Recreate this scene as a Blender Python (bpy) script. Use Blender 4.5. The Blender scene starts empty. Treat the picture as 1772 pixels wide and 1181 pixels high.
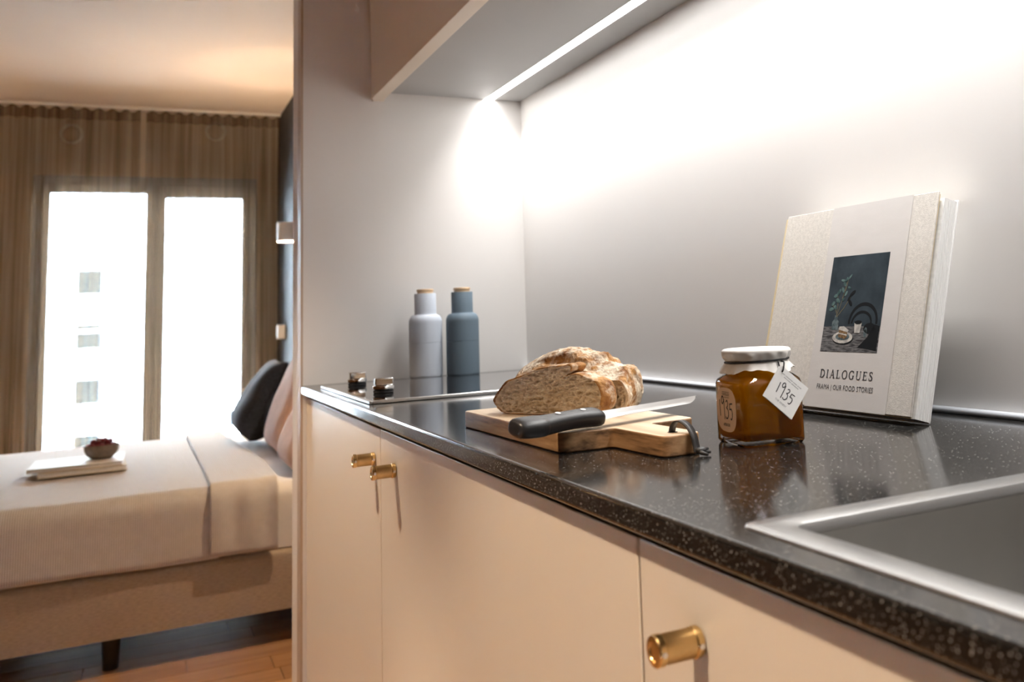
import bpy, math, random
from mathutils import Vector, Matrix, noise

# ------------------------------------------------------------------ camera, world, light, exposure
S = bpy.context.scene
COL = S.collection
cam_d = bpy.data.cameras.new('camera')
cam = bpy.data.objects.new('camera', cam_d)
COL.objects.link(cam)
S.camera = cam
cam_d.sensor_fit = 'HORIZONTAL'
cam_d.sensor_width = 36.0
cam_d.lens = 33.805
cam_d.shift_x = -0.15678
cam_d.shift_y = -0.15163
cam_d.clip_start = 0.02
cam_d.clip_end = 200
m = Matrix(((0.8770684, -0.0185230, -0.4800082), (-0.4781640, -0.1292223, -0.8687122), (-0.0459366, 0.9914426, -0.1221939)))
cam.matrix_world = Matrix.Translation((-0.31572, -2.35287, 1.04463)) @ m.to_4x4()
cam_d.dof.use_dof = True
cam_d.dof.focus_distance = 1.14
cam_d.dof.aperture_fstop = 7.5

S.view_settings.view_transform = 'Standard'
S.view_settings.look = 'None'
S.view_settings.gamma = 1.0
S.view_settings.exposure = 1.0
S.view_settings.use_curve_mapping = False

world = bpy.data.worlds.new('overcast_sky')
S.world = world
world.use_nodes = True
wb = world.node_tree.nodes['Background']
wb.inputs[0].default_value = (0.76, 0.88, 1.0, 1)
wb.inputs[1].default_value = 27.0

S.cycles.max_bounces = 7
S.cycles.diffuse_bounces = 4
S.cycles.glossy_bounces = 4
S.cycles.transmission_bounces = 6
S.cycles.transparent_max_bounces = 12
S.cycles.caustics_reflective = False
S.cycles.caustics_refractive = False
S.cycles.adaptive_threshold = 0.02
S.cycles.sample_clamp_indirect = 20.0
CEIL = 2.38
WARM = (1.0, 0.70, 0.42)


def spot(name, loc, target, power, color, angle, blend=0.6, radius=0.04):
    l = bpy.data.lights.new(name, 'SPOT')
    l.energy = power
    l.color = color
    l.spot_size = math.radians(angle)
    l.spot_blend = blend
    l.shadow_soft_size = radius
    o = bpy.data.objects.new(name, l)
    o.location = loc
    o.rotation_euler = (Vector(target) - Vector(loc)).to_track_quat('-Z', 'Y').to_euler()
    COL.objects.link(o)
    return o


# recessed downlights in the kitchen ceiling (their fittings are built with the ceiling)
DOWN = [(-0.75, -0.35), (-0.75, -1.75), (-0.75, -3.1)]
for (dx, dy) in DOWN:
    spot('downlight_beam', (dx, dy, CEIL - 0.03), (dx + 0.18, dy, 0.0), 72, (1.0, 0.79, 0.58), 66, 0.45)

# ------------------------------------------------------------------ helpers
random.seed(7)
ORG = {}


class MB:
    def __init__(self):
        self.v = []
        self.f = []
        self.mi = []

    def add(self, vs, fs, mi=0):
        b = len(self.v)
        self.v += [tuple(p) for p in vs]
        self.f += [tuple(b + i for i in q) for q in fs]
        self.mi += [mi] * len(fs)
        return self

    def box(self, x0, x1, y0, y1, z0, z1, mi=0):
        x0, x1 = sorted((x0, x1)); y0, y1 = sorted((y0, y1)); z0, z1 = sorted((z0, z1))
        vs = [(x, y, z) for x in (x0, x1) for y in (y0, y1) for z in (z0, z1)]
        return self.add(vs, [(0, 1, 3, 2), (4, 6, 7, 5), (0, 4, 5, 1), (2, 3, 7, 6), (0, 2, 6, 4), (1, 5, 7, 3)], mi)

    def prism(self, poly, z0, z1, mi=0):
        n = len(poly)
        vs = [(x, y, z0) for x, y in poly] + [(x, y, z1) for x, y in poly]
        fs = [tuple(range(n - 1, -1, -1)), tuple(range(n, 2 * n))]
        fs += [(i, (i + 1) % n, n + (i + 1) % n, n + i) for i in range(n)]
        return self.add(vs, fs, mi)

    def lathe(self, prof, c=(0, 0, 0), axis='z', n=48, mi=0, caps=True):
        vs = []; fs = []
        for r, h in prof:
            for k in range(n):
                a = 2 * math.pi * k / n
                p, q = r * math.cos(a), r * math.sin(a)
                v = {'z': (p, q, h), 'x': (h, p, q), 'y': (q, h, p)}[axis]
                vs.append((v[0] + c[0], v[1] + c[1], v[2] + c[2]))
        for i in range(len(prof) - 1):
            for k in range(n):
                fs.append((i * n + k, i * n + (k + 1) % n, (i + 1) * n + (k + 1) % n, (i + 1) * n + k))
        if caps:
            fs.append(tuple(range(n - 1, -1, -1)))
            fs.append(tuple((len(prof) - 1) * n + k for k in range(n)))
        return self.add(vs, fs, mi)

    def tube(self, pts, r, n=10, mi=0, flat=1.0, closed=False):
        pts = [Vector(p) for p in pts]
        N = len(pts)
        rad = r if isinstance(r, (list, tuple)) else [r] * N
        vs = []; fs = []
        up = Vector((0, 0, 1))
        for i, p in enumerate(pts):
            if closed:
                t = (pts[(i + 1) % N] - pts[i - 1]).normalized()
            else:
                t = (pts[min(i + 1, N - 1)] - pts[max(i - 1, 0)]).normalized()
            s = t.cross(up)
            if s.length < 1e-4:
                s = t.cross(Vector((1, 0, 0)))
            s.normalize()
            u = s.cross(t)
            for k in range(n):
                a = 2 * math.pi * k / n
                vs.append(p + s * rad[i] * math.cos(a) + u * rad[i] * flat * math.sin(a))
        for i in range(N if closed else N - 1):
            j = (i + 1) % N
            for k in range(n):
                fs.append((i * n + k, i * n + (k + 1) % n, j * n + (k + 1) % n, j * n + k))
        if not closed:
            fs.append(tuple(range(n - 1, -1, -1)))
            fs.append(tuple((N - 1) * n + k for k in range(n)))
        return self.add(vs, fs, mi)

    def grid(self, fn, nu, nv, mi=0, closeu=False):
        vs = [fn(i / (nu if closeu else nu - 1), j / (nv - 1)) for i in range(nu) for j in range(nv)]
        fs = []
        for i in range(nu if closeu else nu - 1):
            a = i; b = (i + 1) % nu
            for j in range(nv - 1):
                fs.append((a * nv + j, b * nv + j, b * nv + j + 1, a * nv + j + 1))
        return self.add(vs, fs, mi)

    def build(self, name, mats, parent=None, smooth=False, bevel=0, seg=3, subdiv=0, solid=0, angle=35):
        o0 = ORG.get(parent.name, Vector((0, 0, 0))) if parent else Vector((0, 0, 0))
        me = bpy.data.meshes.new(name)
        me.from_pydata([(x - o0.x, y - o0.y, z - o0.z) for x, y, z in self.v], [], self.f)
        if not isinstance(mats, (list, tuple)):
            mats = [mats]
        for mm in mats:
            me.materials.append(mm)
        if len(mats) > 1:
            me.polygons.foreach_set('material_index', self.mi)
        o = bpy.data.objects.new(name, me)
        COL.objects.link(o)
        if parent:
            o.parent = parent
            ORG[o.name] = o0
        if solid:
            md = o.modifiers.new('solid', 'SOLIDIFY'); md.thickness = solid; md.offset = 0
        if bevel:
            md = o.modifiers.new('bevel', 'BEVEL'); md.width = bevel; md.segments = seg; md.limit_method = 'ANGLE'; md.angle_limit = math.radians(40)
        if subdiv:
            md = o.modifiers.new('sub', 'SUBSURF'); md.levels = subdiv; md.render_levels = subdiv
        if smooth or bevel:
            me.shade_smooth()
            if not subdiv and smooth != 'all':
                try:
                    me.set_sharp_from_angle(angle=math.radians(angle))
                except Exception:
                    pass
        me.update()
        return o


def tag(o, label=None, cat=None, group=None, kind=None):
    if label: o['label'] = label
    if cat: o['category'] = cat
    if group: o['group'] = group
    if kind: o['kind'] = kind
    return o


def thing(name, label, cat, loc=(0, 0, 0), rz=0, group=None, local=False, kind=None):
    o = bpy.data.objects.new(name, None)
    o.empty_display_size = 0.05
    COL.objects.link(o)
    o.location = loc
    o.rotation_euler = (0, 0, rz)
    if not local:
        ORG[o.name] = Vector(loc)
    return tag(o, label, cat, group, kind)


# ------------------------------------------------------------------ materials
def mat(name, col, rough=0.5, metal=0.0, var=0.0, vscale=8.0, bump=0.0, bscale=60.0, stretch=(1, 1, 1), spec=0.5, col2=None, sheen=0.0, coat=0.0, detail=4.0, lo=0.35, hi=0.65, emit=None):
    """procedural Principled: noise mixes col and col2 (or a darker col) and gives fine relief"""
    mt = bpy.data.materials.new(name)
    mt.use_nodes = True
    nt = mt.node_tree
    b = nt.nodes['Principled BSDF']
    b.inputs['Roughness'].default_value = rough
    b.inputs['Metallic'].default_value = metal
    b.inputs['Specular IOR Level'].default_value = spec
    b.inputs['Sheen Weight'].default_value = sheen
    b.inputs['Coat Weight'].default_value = coat
    tc = nt.nodes.new('ShaderNodeTexCoord')
    mp = nt.nodes.new('ShaderNodeMapping')
    mp.inputs['Scale'].default_value = stretch
    nt.links.new(tc.outputs['Object'], mp.inputs[0])
    c2 = col2 or tuple(c * (1 - var) for c in col)
    nz = nt.nodes.new('ShaderNodeTexNoise')
    nz.inputs['Scale'].default_value = vscale
    nz.inputs['Detail'].default_value = detail
    nt.links.new(mp.outputs[0], nz.inputs['Vector'])
    rp = nt.nodes.new('ShaderNodeValToRGB')
    rp.color_ramp.elements[0].position = lo
    rp.color_ramp.elements[1].position = hi
    rp.color_ramp.elements[0].color = (*c2, 1)
    rp.color_ramp.elements[1].color = (*col, 1)
    nt.links.new(nz.outputs['Fac'], rp.inputs[0])
    nt.links.new(rp.outputs[0], b.inputs['Base Color'])
    if bump:
        n2 = nt.nodes.new('ShaderNodeTexNoise')
        n2.inputs['Scale'].default_value = bscale
        n2.inputs['Detail'].default_value = 3
        nt.links.new(mp.outputs[0], n2.inputs['Vector'])
        bp = nt.nodes.new('ShaderNodeBump')
        bp.inputs['Strength'].default_value = bump
        bp.inputs['Distance'].default_value = 0.002
        nt.links.new(n2.outputs['Fac'], bp.inputs['Height'])
        nt.links.new(bp.outputs[0], b.inputs['Normal'])
    if emit:
        b.inputs['Emission Color'].default_value = (*emit[0], 1)
        b.inputs['Emission Strength'].default_value = emit[1]
    return mt


def thin_glass(name, tint=(1, 1, 1), refl=1.0, rough=0.0):
    mt = bpy.data.materials.new(name)
    mt.use_nodes = True
    nt = mt.node_tree
    nt.nodes.remove(nt.nodes['Principled BSDF'])
    out = nt.nodes['Material Output']
    tr = nt.nodes.new('ShaderNodeBsdfTransparent'); tr.inputs[0].default_value = (*tint, 1)
    gl = nt.nodes.new('ShaderNodeBsdfGlossy'); gl.inputs['Roughness'].default_value = rough
    fr = nt.nodes.new('ShaderNodeFresnel'); fr.inputs[0].default_value = 1.5
    mx = nt.nodes.new('ShaderNodeMixShader')
    nt.links.new(fr.outputs[0], mx.inputs[0])
    nt.links.new(tr.outputs[0], mx.inputs[1])
    nt.links.new(gl.outputs[0], mx.inputs[2])
    nt.links.new(mx.outputs[0], out.inputs[0])
    return mt


M = {}
M['lacquer'] = mat('beige_lacquer', (0.79, 0.705, 0.585), 0.42, var=0.015, vscale=3, bump=0.02, bscale=300)
M['splash'] = mat('pale_laminate', (0.785, 0.76, 0.735), 0.40, var=0.012, vscale=4, bump=0.02, bscale=250)
M['panel_edge'] = mat('panel_edge', (0.50, 0.38, 0.28), 0.5, var=0.06, vscale=6)
M['plaster'] = mat('warm_plaster', (0.74, 0.68, 0.61), 0.85, var=0.03, vscale=5, bump=0.05, bscale=200)
M['ceiling'] = mat('ceiling_paint', (0.68, 0.595, 0.525), 0.9, var=0.015, vscale=4, bump=0.03, bscale=160)
M['dim_wall'] = mat('umber_wall', (0.15, 0.088, 0.042), 0.9, var=0.05, vscale=5)
M['navy_wall'] = mat('navy_wall', (0.035, 0.035, 0.045), 0.7, var=0.1, vscale=5, bump=0.05)
M['white_wall'] = mat('pale_wall', (0.62, 0.55, 0.47), 0.9, var=0.03, vscale=5)
M['under'] = mat('under_panel', (0.40, 0.40, 0.395), 0.6, var=0.02, vscale=5)
M['led'] = mat('led_diffuser', (1, 1, 1), 0.6, emit=((1.0, 0.99, 0.975), 9.0))
M['brass'] = mat('brass', (0.82, 0.60, 0.29), 0.26, 1.0, var=0.12, vscale=30)
M['brass_knurl'] = mat('knurled_brass', (0.78, 0.56, 0.27), 0.34, 1.0, var=0.15, vscale=60)
M['steel'] = mat('brushed_steel', (0.72, 0.72, 0.71), 0.28, 1.0, var=0.06, vscale=40, stretch=(1, 8, 1), bump=0.03, bscale=300)
M['rim'] = mat('satin_rim', (0.50, 0.50, 0.495), 0.30, 1.0, var=0.04, vscale=60, stretch=(1, 8, 1))
M['chrome'] = mat('chrome', (0.82, 0.82, 0.81), 0.08, 1.0, var=0.03)
M['basin'] = mat('satin_basin', (0.42, 0.41, 0.39), 0.42, 1.0, var=0.06, vscale=20, stretch=(1, 10, 1))
M['hob'] = mat('black_glass', (0.008, 0.008, 0.009), 0.05, var=0.1, spec=0.6, coat=0.5)
M['black_plastic'] = mat('black_plastic', (0.018, 0.018, 0.02), 0.38, var=0.15, vscale=30, bump=0.06, bscale=400)
M['matt_black'] = mat('dark_gap', (0.012, 0.011, 0.010), 0.7, var=0.1)
M['grind_light'] = mat('pale_blue_silicone', (0.60, 0.65, 0.73), 0.7, var=0.03, bump=0.02, bscale=400)
M['grind_dark'] = mat('slate_blue_silicone', (0.14, 0.195, 0.245), 0.66, var=0.04, bump=0.02, bscale=400)
M['oak'] = mat('pale_beech', (0.72, 0.50, 0.30), 0.55, var=0.2, vscale=40, stretch=(1, 1, 6))
M['leather'] = mat('black_leather', (0.03, 0.028, 0.028), 0.45, var=0.2, vscale=120, bump=0.25, bscale=700)
M['paper'] = mat('white_paper', (0.83, 0.82, 0.80), 0.8, var=0.02, vscale=40, bump=0.05, bscale=600)
M['pagewhite'] = mat('page_block', (0.86, 0.85, 0.83), 0.8, var=0.10, vscale=60, stretch=(14, 0.3, 0.3))
M['band'] = mat('band_paper', (0.60, 0.57, 0.545), 0.55, var=0.03, vscale=30, bump=0.05, bscale=300, stretch=(1, 1, 4))
M['board'] = mat('textured_cover', (0.66, 0.62, 0.565), 0.9, var=0.14, vscale=260, bump=0.30, bscale=1100, stretch=(1, 1, 1))
M['tan'] = mat('tan_endpaper', (0.62, 0.50, 0.30), 0.8, var=0.05, vscale=20)
M['ink'] = mat('dark_ink', (0.03, 0.03, 0.035), 0.8, var=0.05)
M['greyink'] = mat('grey_ink', (0.30, 0.30, 0.30), 0.8, var=0.05)
M['kraft'] = mat('kraft_label', (0.66, 0.47, 0.33), 0.75, var=0.06, vscale=60)
M['string'] = mat('black_string', (0.01, 0.01, 0.012), 0.6, var=0.2, vscale=300, bump=0.3, bscale=900)
M['waxpaper'] = mat('waxed_paper', (0.82, 0.79, 0.75), 0.6, var=0.06, vscale=30, bump=0.15, bscale=120)
M['glass'] = thin_glass('clear_glass')
M['window_glass'] = thin_glass('window_glass', (0.97, 0.99, 1.0))
M['greyframe'] = mat('grey_window_frame', (0.42, 0.47, 0.53), 0.5, var=0.05, vscale=10)
M['metalgrey'] = mat('railing_metal', (0.03, 0.045, 0.06), 0.5, var=0.05)
M['facade'] = mat('white_render', (0.85, 0.86, 0.87), 0.9, var=0.03, vscale=0.6)
M['facade_glass'] = mat('facade_window', (0.012, 0.019, 0.021), 0.6, var=0.2, vscale=1.5, spec=0.05)
M['street'] = mat('street', (0.5, 0.5, 0.5), 0.9, var=0.1, vscale=0.5)
M['base_fabric'] = mat('oatmeal_upholstery', (0.52, 0.42, 0.32), 0.95, var=0.22, vscale=160, bump=0.5, bscale=500, stretch=(0.4, 1, 2.2), sheen=0.2)
M['sheet'] = mat('white_sheet', (0.80, 0.78, 0.76), 0.9, var=0.03, vscale=20, bump=0.2, bscale=60)
M['navy_cushion'] = mat('navy_knit', (0.020, 0.024, 0.036), 0.9, var=0.35, vscale=90, bump=0.6, bscale=260)
M['pink'] = mat('dusty_pink_linen', (0.60, 0.40, 0.33), 0.92, var=0.1, vscale=30, bump=0.3, bscale=220, sheen=0.2)
M['bowl'] = mat('stoneware', (0.22, 0.17, 0.13), 0.45, var=0.3, vscale=50)
M['berry'] = mat('raspberry', (0.20, 0.012, 0.03), 0.4, var=0.4, vscale=80, bump=0.8, bscale=300)
M['leg'] = mat('dark_wood_leg', (0.02, 0.015, 0.012), 0.5, var=0.2, vscale=40)
M['lampwhite'] = mat('white_lamp_metal', (0.80, 0.78, 0.74), 0.5, var=0.02)
M['stainless_dark'] = mat('drain_steel', (0.5, 0.5, 0.5), 0.3, 1.0, var=0.1)


def mat_counter():
    mt = mat('black_granite', (0.013, 0.0125, 0.012), 0.13, var=0.4, vscale=30, spec=0.55)
    nt = mt.node_tree
    b = nt.nodes['Principled BSDF']
    tc = [n for n in nt.nodes if n.type == 'TEX_COORD'][0]
    base = b.inputs['Base Color'].links[0].from_socket
    prev = base
    for sc, thr, keep, col in ((420, 0.25, 0.62, (0.19, 0.18, 0.17)), (300, 0.20, 0.76, (0.35, 0.335, 0.315)), (560, 0.24, 0.5, (0.08, 0.077, 0.073))):
        vo = nt.nodes.new('ShaderNodeTexVoronoi'); vo.inputs['Scale'].default_value = sc
        nt.links.new(tc.outputs['Object'], vo.inputs['Vector'])
        lt = nt.nodes.new('ShaderNodeMath'); lt.operation = 'LESS_THAN'; lt.inputs[1].default_value = thr
        nt.links.new(vo.outputs['Distance'], lt.inputs[0])
        sp = nt.nodes.new('ShaderNodeSeparateColor')
        nt.links.new(vo.outputs['Color'], sp.inputs[0])
        gt = nt.nodes.new('ShaderNodeMath'); gt.operation = 'GREATER_THAN'; gt.inputs[1].default_value = keep
        nt.links.new(sp.outputs[0], gt.inputs[0])
        mu = nt.nodes.new('ShaderNodeMath'); mu.operation = 'MULTIPLY'
        nt.links.new(lt.outputs[0], mu.inputs[0]); nt.links.new(gt.outputs[0], mu.inputs[1])
        mx = nt.nodes.new('ShaderNodeMix'); mx.data_type = 'RGBA'
        nt.links.new(mu.outputs[0], mx.inputs['Factor'])
        nt.links.new(prev, mx.inputs['A'])
        mx.inputs['B'].default_value = (*col, 1)
        prev = mx.outputs['Result']
    nt.links.new(prev, b.inputs['Base Color'])
    return mt


def mat_wood(name, a, b2, c, scale=9, axis=(1, 0.10, 1), rough=0.5, dist=3.0):
    mt = bpy.data.materials.new(name)
    mt.use_nodes = True
    nt = mt.node_tree
    b = nt.nodes['Principled BSDF']
    b.inputs['Roughness'].default_value = rough
    tc = nt.nodes.new('ShaderNodeTexCoord')
    mp = nt.nodes.new('ShaderNodeMapping'); mp.inputs['Scale'].default_value = axis
    nt.links.new(tc.outputs['Object'], mp.inputs[0])
    nz = nt.nodes.new('ShaderNodeTexNoise'); nz.inputs['Scale'].default_value = scale; nz.inputs['Detail'].default_value = 8; nz.inputs['Distortion'].default_value = dist * 0.2
    nt.links.new(mp.outputs[0], nz.inputs['Vector'])
    n2 = nt.nodes.new('ShaderNodeTexNoise'); n2.inputs['Scale'].default_value = scale * 6; n2.inputs['Detail'].default_value = 4
    nt.links.new(mp.outputs[0], n2.inputs['Vector'])
    ad = nt.nodes.new('ShaderNodeMath'); ad.operation = 'MULTIPLY_ADD'; ad.inputs[1].default_value = 0.35
    nt.links.new(n2.outputs['Fac'], ad.inputs[0]); nt.links.new(nz.outputs['Fac'], ad.inputs[2])
    rp = nt.nodes.new('ShaderNodeValToRGB')
    e = rp.color_ramp.elements
    e[0].position = 0.45; e[0].color = (*a, 1)
    e[1].position = 0.92; e[1].color = (*c, 1)
    k = e.new(0.66); k.color = (*b2, 1)
    nt.links.new(ad.outputs[0], rp.inputs[0])
    nt.links.new(rp.outputs[0], b.inputs['Base Color'])
    bp = nt.nodes.new('ShaderNodeBump'); bp.inputs['Strength'].default_value = 0.15; bp.inputs['Distance'].default_value = 0.001
    nt.links.new(n2.outputs['Fac'], bp.inputs['Height'])
    nt.links.new(bp.outputs[0], b.inputs['Normal'])
    return mt


def mat_weave(name, c1, c2, freq):
    """fine woven dots: two crossed sine stripes"""
    mt = mat(name, c1, 0.95, var=0.1, vscale=40, bump=0.2, bscale=400, sheen=0.2)
    nt = mt.node_tree
    b = nt.nodes['Principled BSDF']
    tc = [n for n in nt.nodes if n.type == 'TEX_COORD'][0]
    base = b.inputs['Base Color'].links[0].from_socket
    sp = nt.nodes.new('ShaderNodeSeparateXYZ')
    nt.links.new(tc.outputs['Object'], sp.inputs[0])

    def sine(parts):
        add = None
        for ax, k in parts:
            mu = nt.nodes.new('ShaderNodeMath'); mu.operation = 'MULTIPLY'; mu.inputs[1].default_value = k
            nt.links.new(sp.outputs[ax], mu.inputs[0])
            if add is None:
                add = mu
            else:
                a2 = nt.nodes.new('ShaderNodeMath'); a2.operation = 'ADD'
                nt.links.new(add.outputs[0], a2.inputs[0]); nt.links.new(mu.outputs[0], a2.inputs[1]); add = a2
        s = nt.nodes.new('ShaderNodeMath'); s.operation = 'SINE'
        nt.links.new(add.outputs[0], s.inputs[0])
        return s
    s1 = sine([(0, freq), (1, freq * 0.9), (2, freq)])
    s2 = sine([(0, freq), (1, -freq * 0.9), (2, -freq)])
    mu = nt.nodes.new('ShaderNodeMath'); mu.operation = 'MULTIPLY'
    nt.links.new(s1.outputs[0], mu.inputs[0]); nt.links.new(s2.outputs[0], mu.inputs[1])
    mr = nt.nodes.new('ShaderNodeMapRange')
    mr.inputs['From Min'].default_value = -0.25; mr.inputs['From Max'].default_value = 0.35
    nt.links.new(mu.outputs[0], mr.inputs['Value'])
    mx = nt.nodes.new('ShaderNodeMix'); mx.data_type = 'RGBA'
    nt.links.new(mr.outputs[0], mx.inputs['Factor'])
    nt.links.new(base, mx.inputs['A'])
    mx.inputs['B'].default_value = (*c2, 1)
    nt.links.new(mx.outputs['Result'], b.inputs['Base Color'])
    return mt


def mat_sheer():
    mt = bpy.data.materials.new('brown_sheer')
    mt.use_nodes = True
    nt = mt.node_tree
    nt.nodes.remove(nt.nodes['Principled BSDF'])
    out = nt.nodes['Material Output']
    tc = nt.nodes.new('ShaderNodeTexCoord')
    nz = nt.nodes.new('ShaderNodeTexNoise'); nz.inputs['Scale'].default_value = 30
    mp = nt.nodes.new('ShaderNodeMapping'); mp.inputs['Scale'].default_value = (1, 1, 0.03)
    nt.links.new(tc.outputs['Object'], mp.inputs[0]); nt.links.new(mp.outputs[0], nz.inputs['Vector'])
    mr = nt.nodes.new('ShaderNodeMapRange'); mr.inputs['From Min'].default_value = 0.3; mr.inputs['From Max'].default_value = 0.7; mr.inputs['To Min'].default_value = 0.28; mr.inputs['To Max'].default_value = 0.66
    nt.links.new(nz.outputs['Fac'], mr.inputs['Value'])
    tr = nt.nodes.new('ShaderNodeBsdfTransparent'); tr.inputs[0].default_value = (1, 0.99, 0.97, 1)
    df = nt.nodes.new('ShaderNodeBsdfDiffuse'); df.inputs[0].default_value = (0.22, 0.145, 0.085, 1)
    tl = nt.nodes.new('ShaderNodeBsdfTranslucent'); tl.inputs[0].default_value = (0.22, 0.145, 0.085, 1)
    m1 = nt.nodes.new('ShaderNodeMixShader'); m1.inputs[0].default_value = 0.4
    nt.links.new(df.outputs[0], m1.inputs[1]); nt.links.new(tl.outputs[0], m1.inputs[2])
    m2 = nt.nodes.new('ShaderNodeMixShader')
    nt.links.new(mr.outputs[0], m2.inputs[0])
    nt.links.new(tr.outputs[0], m2.inputs[1]); nt.links.new(m1.outputs[0], m2.inputs[2])
    nt.links.new(m2.outputs[0], out.inputs[0])
    return mt


def mat_jam():
    mt = mat('apricot_jam', (0.95, 0.38, 0.012), 0.30, col2=(0.85, 0.23, 0.006), vscale=45, spec=0.4, lo=0.3, hi=0.7)
    nt = mt.node_tree
    b = nt.nodes['Principled BSDF']
    tl = nt.nodes.new('ShaderNodeBsdfTranslucent'); tl.inputs[0].default_value = (1.0, 0.58, 0.03, 1)
    mx = nt.nodes.new('ShaderNodeMixShader'); mx.inputs[0].default_value = 0.55
    nt.links.new(b.outputs[0], mx.inputs[1]); nt.links.new(tl.outputs[0], mx.inputs[2])
    rf = nt.nodes.new('ShaderNodeBsdfRefraction'); rf.inputs['Color'].default_value = (1.0, 0.60, 0.08, 1)
    rf.inputs['Roughness'].default_value = 0.45; rf.inputs['IOR'].default_value = 1.08
    m2 = nt.nodes.new('ShaderNodeMixShader'); m2.inputs[0].default_value = 0.42
    nt.links.new(mx.outputs[0], m2.inputs[1]); nt.links.new(rf.outputs[0], m2.inputs[2])
    nt.links.new(m2.outputs[0], nt.nodes['Material Output'].inputs[0])
    return mt


def mat_crust(name, flour):
    mt = mat(name, (0.60, 0.31, 0.10), 0.8, col2=(0.20, 0.07, 0.018), vscale=55, bump=1.0, bscale=230, lo=0.33, hi=0.66, detail=8)
    nt = mt.node_tree
    b = nt.nodes['Principled BSDF']
    tc = [n for n in nt.nodes if n.type == 'TEX_COORD'][0]
    base = b.inputs['Base Color'].links[0].from_socket
    nz = nt.nodes.new('ShaderNodeTexNoise'); nz.inputs['Scale'].default_value = 42; nz.inputs['Detail'].default_value = 9; nz.inputs['Roughness'].default_value = 0.65
    nt.links.new(tc.outputs['Object'], nz.inputs['Vector'])
    rp = nt.nodes.new('ShaderNodeValToRGB')
    rp.color_ramp.elements[0].position = 0.56 - flour * 0.24
    rp.color_ramp.elements[1].position = 0.70 - flour * 0.22
    nt.links.new(nz.outputs['Fac'], rp.inputs[0])
    mx = nt.nodes.new('ShaderNodeMix'); mx.data_type = 'RGBA'
    nt.links.new(rp.outputs[0], mx.inputs['Factor']); nt.links.new(base, mx.inputs['A'])
    mx.inputs['B'].default_value = (0.80, 0.68, 0.52, 1)
    nt.links.new(mx.outputs['Result'], b.inputs['Base Color'])
    return mt


M['counter'] = mat_counter()
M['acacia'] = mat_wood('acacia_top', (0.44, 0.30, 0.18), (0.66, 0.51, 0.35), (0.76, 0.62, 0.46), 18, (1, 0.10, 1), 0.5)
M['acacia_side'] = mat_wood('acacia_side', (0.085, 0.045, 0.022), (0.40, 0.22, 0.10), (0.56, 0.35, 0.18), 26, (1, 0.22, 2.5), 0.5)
M['floorwood'] = mat_wood('oak_floor', (0.34, 0.17, 0.07), (0.50, 0.27, 0.12), (0.60, 0.36, 0.18), 7, (0.12, 1, 1), 0.38)
M['floorwood2'] = mat_wood('oak_floor_dark', (0.27, 0.135, 0.055), (0.42, 0.22, 0.095), (0.53, 0.31, 0.15), 8, (0.12, 1, 1), 0.38)
M['spread'] = mat_weave('grey_beige_weave', (0.78, 0.755, 0.74), (0.34, 0.30, 0.27), 500)
M['sheer'] = mat_sheer()
M['jam'] = mat_jam()
M['crust'] = mat_crust('bread_crust', 0.25)
M['crust_flour'] = mat_crust('floured_crust', 0.60)
M['crumb'] = mat('bread_crumb', (0.90, 0.79, 0.62), 0.9, col2=(0.76, 0.61, 0.43), vscale=120, bump=0.5, bscale=900, lo=0.3, hi=0.7, detail=6)

# ------------------------------------------------------------------ the setting
XW = 0.54            # kitchen back wall
CZ = 0.90            # counter top
XB = 0.44            # bedroom wall behind the pillows
YW = 4.35            # window wall
XL, YR = -2.2, -4.0  # unseen left and rear walls

fl = tag(MB().box(XL, XW + 0.1, YR, YW + 0.1, -0.08, -0.012).build('floor', M['floorwood2']), 'warm oak plank floor running under the bed', kind='structure')
ORG[fl.name] = Vector((0, 0, 0))
pk = {}
row = 0
y = -0.35
while y < YW - 0.02:
    x = XL + 0.02 - random.random() * 0.7
    while x < XW:
        L = 1.15
        key = (row + int((x + 9) * 2)) % 3
        if key not in pk:
            ob = MB().box(0, L - 0.003, 0, 0.117, -0.012, 0.0).build('plank', M['floorwood'] if key != 1 else M['floorwood2'], fl, bevel=0.0015, seg=1)
            pk[key] = ob.data
            ob.modifiers.clear()
        else:
            ob = bpy.data.objects.new('plank', pk[key]); COL.objects.link(ob); ob.parent = fl
        ob.location = (x, y, 0)
        x += L
    y += 0.12
    row += 1

tag(MB().box(XL, XW + 0.1, YR, YW + 0.1, CEIL, CEIL + 0.1).build('ceiling', M['ceiling']), 'plain pale ceiling over bedroom and kitchen', kind='structure')
tag(MB().box(XW, XW + 0.1, YR, 0.14, 0, CEIL).build('wall_right', M['splash']), 'smooth pale grey kitchen back wall above the counter', kind='structure')
tag(MB().box(XB, XW + 0.1, 0.14, YW + 0.1, 0, CEIL).build('wall_bedroom', M['navy_wall']), 'dark navy bedroom wall behind the pillows', kind='structure')
tag(MB().box(XL - 0.1, XL, YR, YW + 0.1, 0, CEIL).build('wall_left', M['dim_wall']), 'plain wall at the left of the room', kind='structure')
tag(MB().box(XL, XW, YR - 0.1, YR, 0, CEIL).build('wall_rear', M['dim_wall']), 'plain wall behind the viewer', kind='structure')
pw = tag(MB().box(0.0, XW, 0.05, 0.14, 0, CEIL).build('wall_partition', M['plaster']), 'narrow pale partition wall between bedroom and kitchen', kind='structure')
ORG[pw.name] = Vector((0, 0, 0))
# kitchen end panel fixed to the partition: laminate face, darker edge strip
MB().box(0.004, XW, 0.0, 0.05, 0, CEIL).build('end_panel', M['splash'], pw)
MB().box(-0.001, 0.004, 0.0, 0.05, 0, CEIL).build('edge_strip', M['panel_edge'], pw)

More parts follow.
